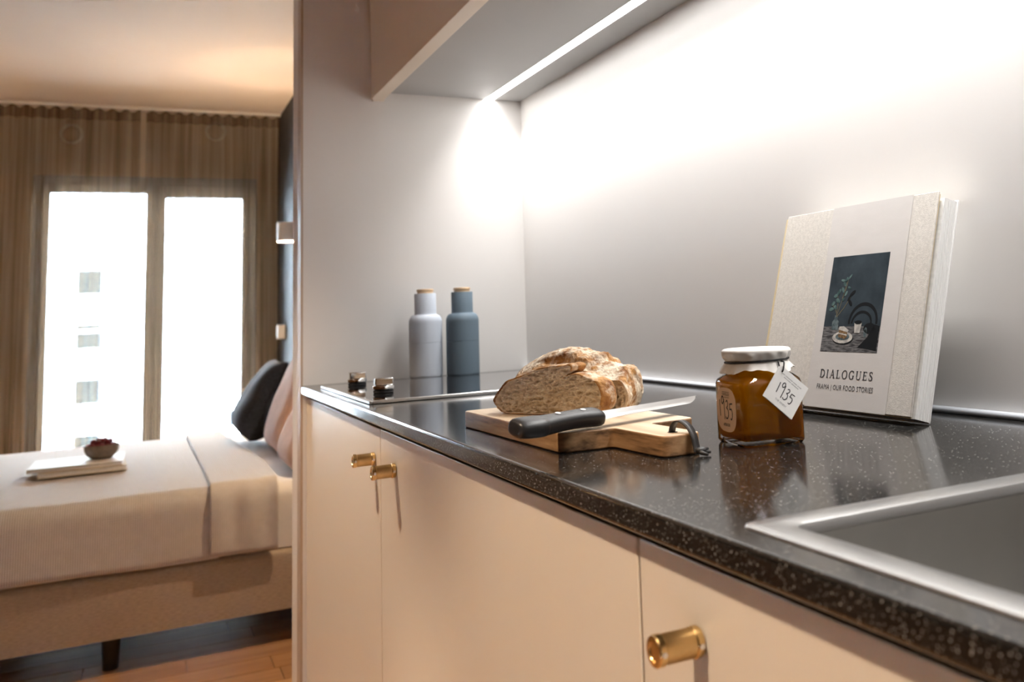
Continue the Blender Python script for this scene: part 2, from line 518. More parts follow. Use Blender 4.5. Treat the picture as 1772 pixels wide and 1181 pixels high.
# window wall with one opening down to the floor
WX0, WX1, WZ1 = -0.90, 0.315, 1.975
ww = MB()
ww.box(XL, WX0, YW, YW + 0.12, 0, CEIL)
ww.box(WX1, XB, YW, YW + 0.12, 0, CEIL)
ww.box(WX0, WX1, YW, YW + 0.12, WZ1, CEIL)
tag(ww.build('wall_far', M['white_wall']), 'pale wall around the balcony window behind the curtain', kind='structure')

win = thing('window_1', 'tall two-leaf balcony window with grey frame behind the curtain', None, (WX0, YW, 0), kind='structure')
fr = MB()
fr.box(WX0, WX0 + 0.05, YW + 0.01, YW + 0.10, 0, WZ1)
fr.box(WX1 - 0.05, WX1, YW + 0.01, YW + 0.10, 0, WZ1)
fr.box(WX0 + 0.05, WX1 - 0.05, YW + 0.01, YW + 0.10, WZ1 - 0.05, WZ1)
fr.box(WX0 + 0.05, WX1 - 0.05, YW + 0.01, YW + 0.10, 0, 0.04)
fr.box(-0.275, -0.245, YW + 0.01, YW + 0.10, 0.04, WZ1 - 0.05)
fr.build('frame', M['greyframe'], win, bevel=0.003)
for (a, b, tz) in ((WX0 + 0.05, -0.275, 0.0), (-0.245, WX1 - 0.05, 0.025)):
    s = MB()
    w = 0.038
    s.box(a, a + w, YW - 0.005, YW + 0.06, 0.04, WZ1 - 0.05)
    s.box(b - w, b, YW - 0.005, YW + 0.06, 0.04, WZ1 - 0.05)
    s.box(a + w, b - w, YW - 0.005, YW + 0.06, WZ1 - 0.105 - tz, WZ1 - 0.05)
    s.box(a + w, b - w, YW - 0.005, YW + 0.06, 0.04, 0.10)
    so = s.build('sash', M['greyframe'], win, bevel=0.003)
    MB().box(a + w - 0.004, b - w + 0.004, YW + 0.024, YW + 0.030, 0.096, WZ1 - 0.101 - tz).build('pane', M['window_glass'], so)

# downlight fittings
for (dx, dy), wh in zip(DOWN, ('nearest the partition', 'in the middle of the row', 'furthest from the partition')):
    d = thing('downlight', 'small round recessed ceiling downlight ' + wh, 'lamp', (dx, dy, CEIL), group='kitchen downlights')
    MB().lathe([(0.044, CEIL - 0.0005), (0.055, CEIL - 0.0005), (0.055, CEIL - 0.006), (0.044, CEIL - 0.006), (0.044, CEIL - 0.0005)], (dx, dy, 0), n=32, caps=False).build('ring', M['lampwhite'], d, smooth=True)

# ------------------------------------------------------------------ kitchen
YEND = -3.0
ct = MB()
SX0, SX1, SY0, SY1 = 0.040, 0.46, -1.822, -2.62   # sink cut-out
for (a, b, c, d) in ((0.0, XW, -0.001, SY0), (0.0, SX0, SY0, SY1), (SX1, XW, SY0, SY1), (0.0, XW, SY1, YEND)):
    pass
xs = [0.0, SX0, SX1, XW]; ys = [YEND, SY1, SY0, -0.001]
vs = [(x, y, z) for z in (CZ - 0.02, CZ) for x in xs for y in ys]
idx = lambda i, j, k: k * 16 + i * 4 + j
fs = []
for i in range(3):
    for j in range(3):
        if i == 1 and j == 1:
            continue
        fs.append((idx(i, j, 1), idx(i + 1, j, 1), idx(i + 1, j + 1, 1), idx(i, j + 1, 1)))
        fs.append((idx(i, j, 0), idx(i, j + 1, 0), idx(i + 1, j + 1, 0), idx(i + 1, j, 0)))
for j in range(3):
    fs.append((idx(0, j, 0), idx(0, j, 1), idx(0, j + 1, 1), idx(0, j + 1, 0)))
    fs.append((idx(3, j, 0), idx(3, j + 1, 0), idx(3, j + 1, 1), idx(3, j, 1)))
for i in range(3):
    fs.append((idx(i, 0, 0), idx(i + 1, 0, 0), idx(i + 1, 0, 1), idx(i, 0, 1)))
    fs.append((idx(i, 3, 0), idx(i, 3, 1), idx(i + 1, 3, 1), idx(i + 1, 3, 0)))
for (i, j, i2, j2) in ((1, 1, 2, 1), (2, 1, 2, 2), (2, 2, 1, 2), (1, 2, 1, 1)):
    fs.append((idx(i, j, 0), idx(i, j, 1), idx(i2, j2, 1), idx(i2, j2, 0)))
ct.add(vs, fs)
tag(ct.build('countertop', M['counter'], bevel=0.0035, seg=4), 'polished black speckled stone countertop along the pale wall', 'countertop')
tag(MB().box(XW - 0.012, XW - 0.0005, -0.001, YEND, CZ + 0.0003, CZ + 0.0075).build('trim_1', mat('seal', (0.62, 0.65, 0.70), 0.6, var=0.02), bevel=0.003), 'thin pale sealing strip where counter meets wall', kind='structure')

DX = 0.012
doors = [(-0.003, -0.7775, -0.7376), (-0.7815, -1.6785, -0.882), (-1.6825, -2.60, -1.7675)]
dl = ['beige base cabinet beside the partition, brass knob at its right edge', 'wide beige middle base cabinet, brass knob at its upper left', 'nearest beige base cabinet under the sink, brass knob at its left edge']
KZ = 0.822


def knurled(c, L, r):
    """barrel along x with a diamond-knurled surface"""
    mb = MB()
    n, k = 56, 30
    def fn(u, v):
        a = 2 * math.pi * u
        h = -L * v
        rr = r + 0.00035 * (math.sin(28 * a + v * L * 2600) * math.sin(28 * a - v * L * 2600))
        return (c[0] + h, c[1] + rr * math.cos(a), c[2] + rr * math.sin(a))
    mb.grid(fn, 112, 46, closeu=True)
    return mb


for i, (y0, y1, ky) in enumerate(doors):
    t = thing('base_cabinet', dl[i], 'cabinet', (0.3, (y0 + y1) / 2, 0.0), group='base cabinets under the counter')
    bd = MB()
    bd.box(0.034, XW - 0.004, y0, y1, 0.10, 0.62)
    bd.box(0.034, 0.052, y0, y1, 0.62, 0.872)
    bd.box(XW - 0.02, XW - 0.004, y0, y1, 0.62, 0.872)
    bd.box(0.052, XW - 0.02, y0, y0 - 0.018, 0.62, 0.872)
    bd.box(0.052, XW - 0.02, y1, y1 + 0.018, 0.62, 0.872)
    bd.build('body', M['lacquer'], t)
    MB().box(0.09, XW - 0.02, y0, y1, 0.0, 0.10).build('plinth', M['matt_black'], t)
    MB().box(DX, 0.033, y0, y1, 0.105, 0.8725).build('door', M['lacquer'], t, bevel=0.0012, seg=2)
    kb = knurled((DX - 0.0062, ky, KZ), 0.0225, 0.0094).build('knob', M['brass_knurl'], t, smooth='all')
    L0 = DX
    MB().lathe([(0.0080, 0.0), (0.0098, -0.0008), (0.0104, -0.0018), (0.0104, -0.0056), (0.0098, -0.0063), (0.007, -0.0063)], (L0, ky, KZ), 'x', 40).build('flange', M['brass'], kb, smooth=True)
    MB().lathe([(0.007, -0.0286), (0.0098, -0.0286), (0.0104, -0.0293), (0.0104, -0.0335), (0.0097, -0.0344), (0.0064, -0.0346), (0.0060, -0.0338)], (L0, ky, KZ), 'x', 40).build('flange', M['brass'], kb, smooth=True)
    for hx in (-0.0037, -0.0314):
        MB().lathe([(0.0019, -0.0112), (0.0019, -0.0095)], (L0 + hx, ky, KZ), 'y', 16).build('screw', M['chrome'], kb, smooth=True)
# upper cabinet
uc = thing('upper_cabinet', 'beige wall cabinet with grey underside above the counter', 'cabinet', (0.35, -1.5, 1.57))
UX, UZ = 0.156, 1.568
MB().box(UX, UX + 0.030, -0.018, YEND, UZ, CEIL - 0.002).build('door', M['lacquer'], uc, bevel=0.001, seg=2)
MB().box(UX + 0.006, UX + 0.032, -0.0005, -0.0165, UZ, CEIL - 0.002).build('filler_strip', M['lacquer'], uc)
cb = MB()
LX0, LX1 = 0.441, 0.467
cb.box(UX + 0.032, LX0, -0.0005, YEND, 1.590, 1.612)
cb.box(LX1, XW - 0.0005, -0.0005, YEND, 1.590, 1.612)
cb.box(LX0, LX1, -0.0005, YEND, 1.603, 1.612)
cb.build('bottom_panel', M['under'], uc)
MB().box(UX + 0.032, XW - 0.0005, -0.0005, YEND, 1.613, CEIL - 0.002).build('body', M['lacquer'], uc)
led = thing('led_strip', 'bright white linear light set in the cabinet underside', 'lamp', (0.454, -1.5, 1.5905))
ch = MB()
ch.box(LX0 + 0.0003, LX0 + 0.0015, -0.002, YEND, 1.5888, 1.602)
ch.box(LX1 - 0.0015, LX1 - 0.0003, -0.002, YEND, 1.5888, 1.602)
ch.build('channel', M['steel'], led)
MB().box(LX0 + 0.0018, LX1 - 0.0018, -0.002, YEND, 1.5898, 1.598).build('diffuser', M['led'], led)

al = bpy.data.lights.new('led_light', 'AREA')
al.shape = 'RECTANGLE'; al.size = 0.020; al.size_y = 2.99; al.energy = 6.5; al.color = (1.0, 0.985, 0.965); al.spread = math.radians(100)
alo = bpy.data.objects.new('led_light', al); COL.objects.link(alo); alo.parent = led
alo.location = (0.0, 0.0, -0.0012)
# hob
hb = thing('induction_hob', 'black glass hob with pale metal edge trim by the partition', 'hob', (0.26, -0.4, CZ))
HX0, HX1, HY0, HY1 = 0.020, 0.475, -0.145, -0.655
MB().box(HX0 + 0.006, HX1 - 0.006, HY0 - 0.006, HY1 + 0.006, CZ + 0.0003, CZ + 0.0052).build('glass_plate', M['hob'], hb, bevel=0.0008)
for (a, b, c, d) in ((HX0, HX0 + 0.0058, HY0, HY1), (HX1 - 0.0058, HX1, HY0, HY1), (HX0 + 0.006, HX1 - 0.006, HY1, HY1 + 0.0058)):
    MB().box(a, b, c, d, CZ + 0.0003, CZ + 0.0062).build('edge_trim', M['steel'], hb, bevel=0.0014)
for (kx, ky) in ((0.083, -0.215), (0.081, -0.480)):
    z0 = CZ + 0.0052
    k = MB().lathe([(0.017, z0), (0.0185, z0 + 0.001), (0.0185, z0 + 0.005), (0.016, z0 + 0.006), (0.016, z0 + 0.007)], (kx, ky, 0), n=40).build('control_knob', M['black_plastic'], hb, smooth=True)
    MB().lathe([(0.018, z0 + 0.0071), (0.0195, z0 + 0.008), (0.0195, z0 + 0.0125), (0.0188, z0 + 0.0135)], (kx, ky, 0), n=40).build('chrome_ring', M['chrome'], k, smooth=True)
    g = MB()
    g.prism([(kx - 0.0165, ky - 0.009), (kx + 0.0165, ky - 0.0105), (kx + 0.0165, ky + 0.0105), (kx - 0.0165, ky + 0.009)], z0 + 0.0136, z0 + 0.028)
    g.build('grip', M['chrome'], k, bevel=0.002)

# sink
sk = thing('sink', 'brushed steel inset sink in the countertop foreground', 'sink', (0.25, -2.2, CZ))


def rrect(x0, x1, y0, y1, r, n=8):
    pts = []
    for cx, cy, a0 in ((x1 - r, y1 - r, 0), (x0 + r, y1 - r, 90), (x0 + r, y0 + r, 180), (x1 - r, y0 + r, 270)):
        for k in range(n + 1):
            a = math.radians(a0 + 90 * k / n)
            pts.append((cx + r * math.cos(a), cy + r * math.sin(a)))
    return pts


def loops(lst, close_last=False):
    mb = MB()
    n = len(lst[0])
    vs = [p for l in lst for p in l]
    fs = [(i * n + k, i * n + (k + 1) % n, (i + 1) * n + (k + 1) % n, (i + 1) * n + k) for i in range(len(lst) - 1) for k in range(n)]
    if close_last:
        fs.append(tuple((len(lst) - 1) * n + k for k in range(n)))
    return mb.add(vs, fs)


sx0, sx1, sy0, sy1 = 0.0245, 0.475, -2.64, -1.803


def lp(d, r, z):
    return [(x, y, z) for x, y in rrect(sx0 + d, sx1 - d, sy0 + d, sy1 - d, r)]


loops([lp(0.0, 0.012, CZ + 0.0003), lp(0.0008, 0.011, CZ + 0.0014), lp(0.0018, 0.0108, CZ + 0.0018), lp(0.0235, 0.0120, CZ + 0.0016), lp(0.0248, 0.0122, CZ + 0.0010), lp(0.0256, 0.0125, CZ - 0.001), lp(0.0260, 0.0125, CZ - 0.006)]).build('rim', M['rim'], sk, smooth=True, angle=25)
loops([lp(0.0261, 0.0125, CZ - 0.0062), lp(0.0275, 0.013, CZ - 0.08), lp(0.030, 0.02, CZ - 0.165), lp(0.045, 0.03, CZ - 0.178), lp(0.13, 0.03, CZ - 0.180)], True).build('basin', M['basin'], sk, smooth=True)
MB().lathe([(0.040, CZ - 0.1795), (0.038, CZ - 0.1775), (0.028, CZ - 0.178), (0.024, CZ - 0.1788)], (0.25, -2.2, 0), n=40).build('drain', M['stainless_dark'], sk, smooth=True)

# grinder bottles
def grinder(x, y, mt, label):
    t = thing('grinder_bottle', label, 'grinder', (x, y, CZ), group='bottle shaped grinders on the counter', local=True)
    MB().lathe([(0.030, 0.0), (0.0345, 0.0012), (0.0372, 0.005), (0.0376, 0.010), (0.0376, 0.0822), (0.0370, 0.0826)], n=64).build('base', mt, t, smooth=True)
    prof = [(0.0370, 0.0829), (0.0376, 0.0833), (0.0376, 0.128)]
    for k in range(1, 13):
        a = math.radians(90 * k / 12)
        prof.append((0.0256 + 0.012 * math.cos(a), 0.128 + 0.019 * math.sin(a)))
    prof += [(0.0250, 0.1485), (0.0247, 0.151), (0.0247, 0.195), (0.0240, 0.1962), (0.0190, 0.1962)]
    MB().lathe(prof, n=64).build('upper_body', mt, t, smooth=True, angle=50)
    MB().lathe([(0.0178, 0.1963), (0.0180, 0.200), (0.0192, 0.2015), (0.0194, 0.2045), (0.0185, 0.2062), (0.012, 0.2066)], n=48).build('stopper', M['oak'], t, smooth=True)


grinder(0.262, -0.085, M['grind_light'], 'pale blue-grey bottle grinder with wooden stopper')
grinder(0.340, -0.118, M['grind_dark'], 'dark slate-blue bottle grinder with wooden stopper')

# ------------------------------------------------------------------ cutting board
BT = 0.0205
cbd = thing('cutting_board', 'acacia paddle cutting board with leather loop on the counter', 'cutting board', (0.13, -1.27, CZ))


def rounded(poly, rad, n=6):
    out = []
    N = len(poly)
    for i in range(N):
        p = Vector(poly[i]); a = Vector(poly[i - 1]); b = Vector(poly[(i + 1) % N])
        r = rad[i] if isinstance(rad, (list, tuple)) else rad
        u = (a - p).normalized(); v = (b - p).normalized()
        if r <= 0:
            out.append(tuple(p)); continue
        p0 = p + u * r; p1 = p + v * r
        for k in range(n + 1):
            t = k / n
            q = p0 * (1 - t) ** 2 + p * 2 * t * (1 - t) + p1 * t * t
            out.append((q.x, q.y))
    return out


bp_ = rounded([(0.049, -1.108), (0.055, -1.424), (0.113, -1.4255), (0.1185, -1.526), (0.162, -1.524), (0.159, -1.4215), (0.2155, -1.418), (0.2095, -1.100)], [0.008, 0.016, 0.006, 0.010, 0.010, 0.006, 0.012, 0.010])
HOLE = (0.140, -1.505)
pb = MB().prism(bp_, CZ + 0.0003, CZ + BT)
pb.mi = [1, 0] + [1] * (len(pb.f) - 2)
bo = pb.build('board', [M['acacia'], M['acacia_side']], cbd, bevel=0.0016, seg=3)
MB().lathe([(0.0045, CZ + BT + 0.0001), (0.0052, CZ + BT + 0.0003)], (HOLE[0], HOLE[1], 0), n=24).build('loop_hole', M['matt_black'], cbd)
# leather strap looping out of the hole, over the end and knotted at the counter
sp_ = [(HOLE[0] + 0.000, HOLE[1] + 0.001, CZ + BT + 0.0005), (HOLE[0] + 0.001, HOLE[1] - 0.000, CZ + BT + 0.006), (HOLE[0] + 0.003, HOLE[1] - 0.004, CZ + BT + 0.0105), (HOLE[0] + 0.006, HOLE[1] - 0.010, CZ + BT + 0.0105), (HOLE[0] + 0.009, HOLE[1] - 0.017, CZ + BT + 0.006), (HOLE[0] + 0.0105, HOLE[1] - 0.023, CZ + BT - 0.002), (HOLE[0] + 0.011, HOLE[1] - 0.026, CZ + 0.009), (HOLE[0] + 0.011, HOLE[1] - 0.028, CZ + 0.0035)]


def catmull(pts, k=6):
    P_ = [Vector(p) for p in pts]
    out = []
    for i in range(len(P_) - 1):
        p0 = P_[max(i - 1, 0)]; p1 = P_[i]; p2 = P_[i + 1]; p3 = P_[min(i + 2, len(P_) - 1)]
        for j in range(k):
            t = j / k
            out.append(0.5 * ((2 * p1) + (-p0 + p2) * t + (2 * p0 - 5 * p1 + 4 * p2 - p3) * t * t + (-p0 + 3 * p1 - 3 * p2 + p3) * t ** 3))
    out.append(P_[-1])
    return out


def strip(pts, wdir, w):
    pts = [Vector(p) for p in pts]
    wd = Vector(wdir).normalized() * (w / 2)
    mb = MB()
    mb.add([p + s for p in pts for s in (-wd, wd)], [(2 * i, 2 * i + 1, 2 * i + 3, 2 * i + 2) for i in range(len(pts) - 1)])
    return mb


st = strip(catmull(sp_), (1, 0.3, 0), 0.0085).build('strap', M['leather'], cbd, smooth='all', solid=0.0013)
kn = MB()
kc = Vector((HOLE[0] + 0.012, HOLE[1] - 0.029, CZ + 0.0045))
kn.tube([kc + Vector((-0.003, 0.002, 0.001)), kc, kc + Vector((0.004, -0.001, 0.0005)), kc + Vector((0.010, 0.0, 0.001))], [0.002, 0.0034, 0.0032, 0.0016], 10)
kn.tube([kc, kc + Vector((0.001, -0.003, -0.0015)), kc + Vector((0.004, -0.010, -0.0028))], [0.0025, 0.0022, 0.0014], 10)
kn.tube([kc, kc + Vector((0.006, 0.000, -0.001)), kc + Vector((0.011, -0.004, -0.0020))], [0.0022, 0.0020, 0.0012], 10)
kn.build('strap_knot', M['leather'], cbd, smooth='all')

# ------------------------------------------------------------------ bread
BZ = CZ + BT + 0.0004
FO = Vector((0.1085, -1.2575, BZ)); FE = Vector((0.4745, -0.8803, 0)); FN = Vector((0.8803, 0.4745, 0))


def wpt(a, z, d):
    return FO + FE * a + FN * d + Vector((0, 0, max(z, 0.0)))


def resample(poly, n):
    P_ = [Vector((p[0], p[1])) for p in poly]
    # catmull smooth closed
    N = len(P_)
    dense = []
    for i in range(N):
        p0, p1, p2, p3 = P_[i - 1], P_[i], P_[(i + 1) % N], P_[(i + 2) % N]
        for j in range(8):
            t = j / 8
            dense.append(0.5 * ((2 * p1) + (-p0 + p2) * t + (2 * p0 - 5 * p1 + 4 * p2 - p3) * t * t + (-p0 + 3 * p1 - 3 * p2 + p3) * t ** 3))
    Ls = [0]
    for i in range(len(dense)):
        Ls.append(Ls[-1] + (dense[(i + 1) % len(dense)] - dense[i]).length)
    tot = Ls[-1]
    out = []
    i = 0
    for k in range(n):
        s = tot * k / n
        while Ls[i + 1] < s:
            i += 1
        f = (s - Ls[i]) / max(Ls[i + 1] - Ls[i], 1e-9)
        out.append(dense[i % len(dense)].lerp(dense[(i + 1) % len(dense)], f))
    return out


def pores(n, rng, amin, amax, zmin, zmax, rmin, rmax):
    cells = {}
    for _ in range(n):
        a = rng.uniform(amin, amax); z = rng.uniform(zmin, zmax)
        r = rmin + (rmax - rmin) * rng.random() ** 3.4
        st_ = rng.uniform(1.0, 2.2)
        an = rng.uniform(-0.5, 0.5)
        h = (a, z, r, st_, math.cos(an), math.sin(an), r * rng.uniform(1.4, 2.6))
        for ci in range(int((a - 2 * r) // 0.004), int((a + 2 * r) // 0.004) + 1):
            for cj in range(int((z - 2 * r) // 0.004), int((z + 2 * r) // 0.004) + 1):
                cells.setdefault((ci, cj), []).append(h)
    def depth(a, z):
        d = 0.0
        for (ha, hz, r, st_, c, s, dp) in cells.get((int(a // 0.004), int(z // 0.004)), ()):
            u = ((a - ha) * c + (z - hz) * s) / st_; v = -(a - ha) * s + (z - hz) * c
            q = (u * u + v * v) / (r * r)
            if q < 1:
                d = max(d, dp * (1 - q) ** 0.35)
        return d
    return depth


def crumb_face(outline, centre, d0, sign, rng, rings, k_in=0.972, npores=1500):
    n = len(outline)
    amin = min(p.x for p in outline); amax = max(p.x for p in outline); zmax = max(p.y for p in outline)
    dep = pores(npores, rng, amin, amax, 0.0, zmax, 0.00042, 0.0026)
    mb = MB()
    vs = [wpt(centre[0], centre[1], d0)]
    for k in range(1, rings + 1):
        f = k_in * (k / rings) ** 0.8
        for p in outline:
            a = centre[0] + (p.x - centre[0]) * f; z = centre[1] + (p.y - centre[1]) * f
            e = dep(a, z) * min(1.0, (k_in - f) * 18)
            u = noise.noise(Vector((a * 60, z * 60, d0 * 40))) * 0.0012 + noise.noise(Vector((a * 380, z * 380, 3.1))) * 0.0004
            vs.append(wpt(a, z, d0 + sign * (e + u * (1 if f < 0.9 else (k_in - f) * 13))))
    fs = [(0, 1 + i, 1 + (i + 1) % n) for i in range(n)]
    for k in range(rings - 1):
        o = 1 + k * n
        fs += [(o + i, o + n + i, o + n + (i + 1) % n, o + (i + 1) % n) for i in range(n)]
    return mb.add(vs, fs)


slice_px = [(-0.09, 0.015), (-0.086, 0.0217), (-0.0781, 0.0307), (-0.0657, 0.0396), (-0.0446, 0.0457), (-0.018, 0.0538), (0.0021, 0.057), (0.0232, 0.058), (0.031, 0.0595), (0.036, 0.0565), (0.034, 0.0516), (0.0275, 0.0466), (0.0379, 0.0485), (0.0488, 0.0474), (0.0594, 0.0433), (0.0725, 0.0392), (0.0787, 0.031), (0.081, 0.0238), (0.0793, 0.0136), (0.0724, 0.0063), (0.0416, 0.0030), (0.014, 0.0010), (-0.0143, 0.0), (-0.0433, 0.0), (-0.0655, 0.0005), (-0.0804, 0.0042)]
rng = random.Random(5)
so_ = resample(slice_px, 680)
sl = thing('bread_slice', 'thick front slice of brown bread with open crumb face', 'bread', (FO.x, FO.y, BZ))
TH = 0.027
crumb_face(so_, (0.0, 0.024), 0.0, 1, rng, 140, npores=2300).build('crumb', M['crumb'], sl, smooth='all')


def crust_band(outline, centre, d0, d1, bulge, m_=18, lip=0.955, back=True):
    """crust wrapped round the slice, with a thin rim on the cut face"""
    n = len(outline)
    mb = MB()
    def fn(u, v):
        i = int(round(u * n)) % n
        p = outline[i]
        if v < 0.12:
            f = lip + (1 - lip) * (v / 0.12); d = d0 - 0.0006 * math.sin(math.pi * v / 0.12) + 0.0002; b = 0
            f2 = f
        elif v > 0.88:
            f2 = 1 - (1 - lip) * ((v - 0.88) / 0.12); d = d1
        else:
            t = (v - 0.12) / 0.76
            f2 = 1 + bulge * math.sin(math.pi * t) ** 0.7
            d = d0 + (d1 - d0) * t
        a = centre[0] + (p.x - centre[0]) * f2; z = centre[1] + (p.y - centre[1]) * f2
        w = noise.noise(Vector((a * 90, z * 90, d * 90))) * 0.0012 + noise.noise(Vector((a * 260, z * 260, d * 260))) * 0.0006
        s = 1 + w / 0.05 * (1 if 0.1 < v < 0.9 else 0.35)
        return wpt(centre[0] + (a - centre[0]) * s, centre[1] + (z - centre[1]) * s, d)
    mb.grid(fn, n, m_, closeu=True)
    return mb


crust_band(so_, (0.0, 0.024), 0.0, TH, 0.035).build('crust', M['crust'], sl, smooth='all')
crumb_face(resample(slice_px, 120), (0.0, 0.024), TH - 0.0005, -1, random.Random(9), 12, npores=10).build('crumb', M['crumb'], sl, smooth='all')

# loaf behind the slice
loaf_px = [(-0.092, 0.016), (-0.088, 0.030), (-0.074, 0.042), (-0.0383, 0.0503), (0.0025, 0.0540), (0.0264, 0.0500), (0.047, 0.0462), (0.066, 0.0405), (0.0712, 0.0385), (0.0843, 0.0375), (0.0917, 0.0281), (0.0945, 0.0177), (0.0909, 0.0094), (0.0827, 0.002), (0.06, 0.0), (0.0173, 0.0), (-0.03, 0.0), (-0.068, 0.0), (-0.084, 0.005)]
lo_ = resample(loaf_px, 520)
lf = thing('bread_loaf', 'floured crusty brown loaf, cut end behind the slice', 'bread', (FO.x + 0.05, FO.y + 0.03, BZ))
LD0 = TH + 0.004
crumb_face(lo_, (0.0, 0.022), LD0, 1, random.Random(11), 90, npores=2300).build('crumb', M['crumb'], lf, smooth='all')
LLEN = 0.085


def loaf_fn(u, v):
    n = len(lo_)
    p = lo_[int(round(u * n)) % n]
    c = (0.0, 0.022)
    if v < 0.05:
        f = 0.955 + 0.045 * v / 0.05
        a = c[0] + (p.x - c[0]) * f; z = c[1] + (p.y - c[1]) * f
        return wpt(a, z, LD0 - 0.0004)
    t = (v - 0.05) / 0.95
    g = 1 - max(0, (t - 0.45) / 0.55) ** 2.4          # closing the far end
    g = max(g, 0) ** 0.5
    sa = (1 + 0.02 * math.sin(math.pi * min(t / 0.5, 1))) * g
    sz = (1 + 0.36 * math.sin(math.pi / 2 * min(t / 0.45, 1)) ** 1.2) * (0.25 + 0.75 * g)
    a = p.x * sa - 0.014 * math.sin(math.pi / 2 * min(t / 0.5, 1)) * g
    z = p.y * sz
    d = LD0 + LLEN * t
    # raised ear where the crust has split along the top
    if p.y > 0.03:
        line = 0.10 + 0.10 * (0.045 - p.x) / 0.1
        up = 1 / (1 + math.exp(-(t - line) * 70))
        m_ = math.exp(-((p.x - 0.0) / 0.042) ** 4)
        z += 0.0055 * m_ * (up * math.exp(-max(0, t - line) * 3.2) - 0.55 * math.exp(-((t - line + 0.03) / 0.03) ** 2))
        # second torn crease on the right shoulder
        q = (p.x - 0.030 - 0.05 * t)
        z -= 0.0045 * math.exp(-(q / 0.006) ** 2) * min(1, t * 6) * g
        z += 0.003 * math.exp(-((q + 0.010) / 0.008) ** 2) * min(1, t * 6) * g
    q = Vector((a * 45, z * 45, d * 45))
    w = noise.noise(q) * 0.0030 + noise.noise(q * 3.1) * 0.0016 + noise.noise(q * 8) * 0.0007
    k = min(1, t * 8)
    z += w * k if p.y > 0.006 else 0
    a += w * 0.8 * k
    return wpt(a, z, d)


MB().grid(loaf_fn, 520, 100, closeu=True).build('crust', M['crust_flour'], lf, smooth='all')

# ------------------------------------------------------------------ bread knife (lies flat across the board corner)
kf = thing('bread_knife', 'black handled serrated bread knife lying across the board', 'knife', (0.05, -1.43, BZ))
KA = Vector((-0.002, -1.447, CZ + 0.0325)); KB = Vector((0.104, -1.412, CZ + 0.0322)); KT = Vector((0.258, -1.362, CZ + 0.0335))
ax = (KB - KA).normalized()
sd = Vector((ax.y, -ax.x, 0)).normalized()     # towards the viewer
tl_ = math.radians(14)
wd = sd * math.cos(tl_) - Vector((0, 0, 1)) * math.sin(tl_)
nu = wd.cross(ax) * -1
if nu.z < 0:
    nu = -nu
hl = (KB - KA).length
hm = MB()
prof = [(0.0, 0.70, 0.66, 0.0), (0.02, 0.90, 0.86, 0.0), (0.06, 1.04, 1.0, 0.0), (0.20, 1.10, 1.02, 0.002), (0.29, 1.08, 1.0, 0.002), (0.30, 0.98, 0.95, 0.002), (0.32, 0.98, 0.95, 0.002), (0.40, 0.92, 0.94, 0.001), (0.55, 0.86, 0.92, -0.001), (0.75, 0.88, 0.94, -0.002), (0.90, 1.0, 0.98, -0.001), (0.97, 1.02, 0.95, 0.0), (0.995, 0.86, 0.72, 0.0), (1.0, 0.6, 0.5, 0.0)]
vs = []; NS = 24
for (t, w_, h_, off) in prof:
    c = KA.lerp(KB, t) + wd * off
    for k in range(NS):
        a = 2 * math.pi * k / NS
        ca, sa = math.cos(a), math.sin(a)
        sx = abs(ca) ** 0.65 * (1 if ca > 0 else -1); sy = abs(sa) ** 0.75 * (1 if sa > 0 else -1)
        vs.append(c + wd * sx * 0.0128 * w_ + nu * sy * 0.0092 * h_)
fs = [(i * NS + k, i * NS + (k + 1) % NS, (i + 1) * NS + (k + 1) % NS, (i + 1) * NS + k) for i in range(len(prof) - 1) for k in range(NS)]
fs += [tuple(range(NS - 1, -1, -1)), tuple((len(prof) - 1) * NS + k for k in range(NS))]
ho = hm.add(vs, fs).build('handle', M['black_plastic'], kf, smooth='all', subdiv=1)
for t in (0.50, 0.80):
    c = KA.lerp(KB, t) + nu * 0.0074 + wd * -0.002
    rv = MB()
    rv.add([c + (ax * math.cos(2 * math.pi * k / 20) + wd * math.sin(2 * math.pi * k / 20)) * 0.0030 + nu * h for h in (0, 0.0018) for k in range(20)], [(k, (k + 1) % 20, 20 + (k + 1) % 20, 20 + k) for k in range(20)] + [tuple(range(20, 40))])
    rv.build('rivet', M['chrome'], ho)
bl = MB()
bl_n = 150
bax = (KT - KB)
blen = bax.length
bax = bax.normalized()
top = []; ed = []
for i in range(bl_n + 1):
    t = i / bl_n
    c = KB + bax * blen * t - bax * 0.006 * (1 - t)
    back = -0.0105
    edge = 0.0105 - 0.003 * t - 0.0170 * max(0, (t - 0.80) / 0.20) ** 1.6
    scal = 0.0011 * abs(math.sin(i * math.pi / 3.0)) if t > 0.06 else 0
    edge = max(edge, back + 0.0012 * (1 - t) + 0.0003)
    scal = min(scal, (edge - back) * 0.3)
    grind = max(back + 0.001, edge - 0.0065)
    top.append((c, back, grind, edge - scal))
vs = []
for (c, b_, g_, e_) in top:
    vs += [c + wd * b_ + nu * 0.0009, c + wd * g_ + nu * 0.0009, c + wd * e_ + nu * 0.0001, c + wd * g_ - nu * 0.0009, c + wd * b_ - nu * 0.0009]
fs = [(i * 5 + k, i * 5 + (k + 1) % 5, (i + 1) * 5 + (k + 1) % 5, (i + 1) * 5 + k) for i in range(bl_n) for k in range(5)]
fs += [(4, 3, 2, 1, 0), tuple(bl_n * 5 + k for k in range(5))]
bl.add(vs, fs).build('blade', M['chrome'], kf)

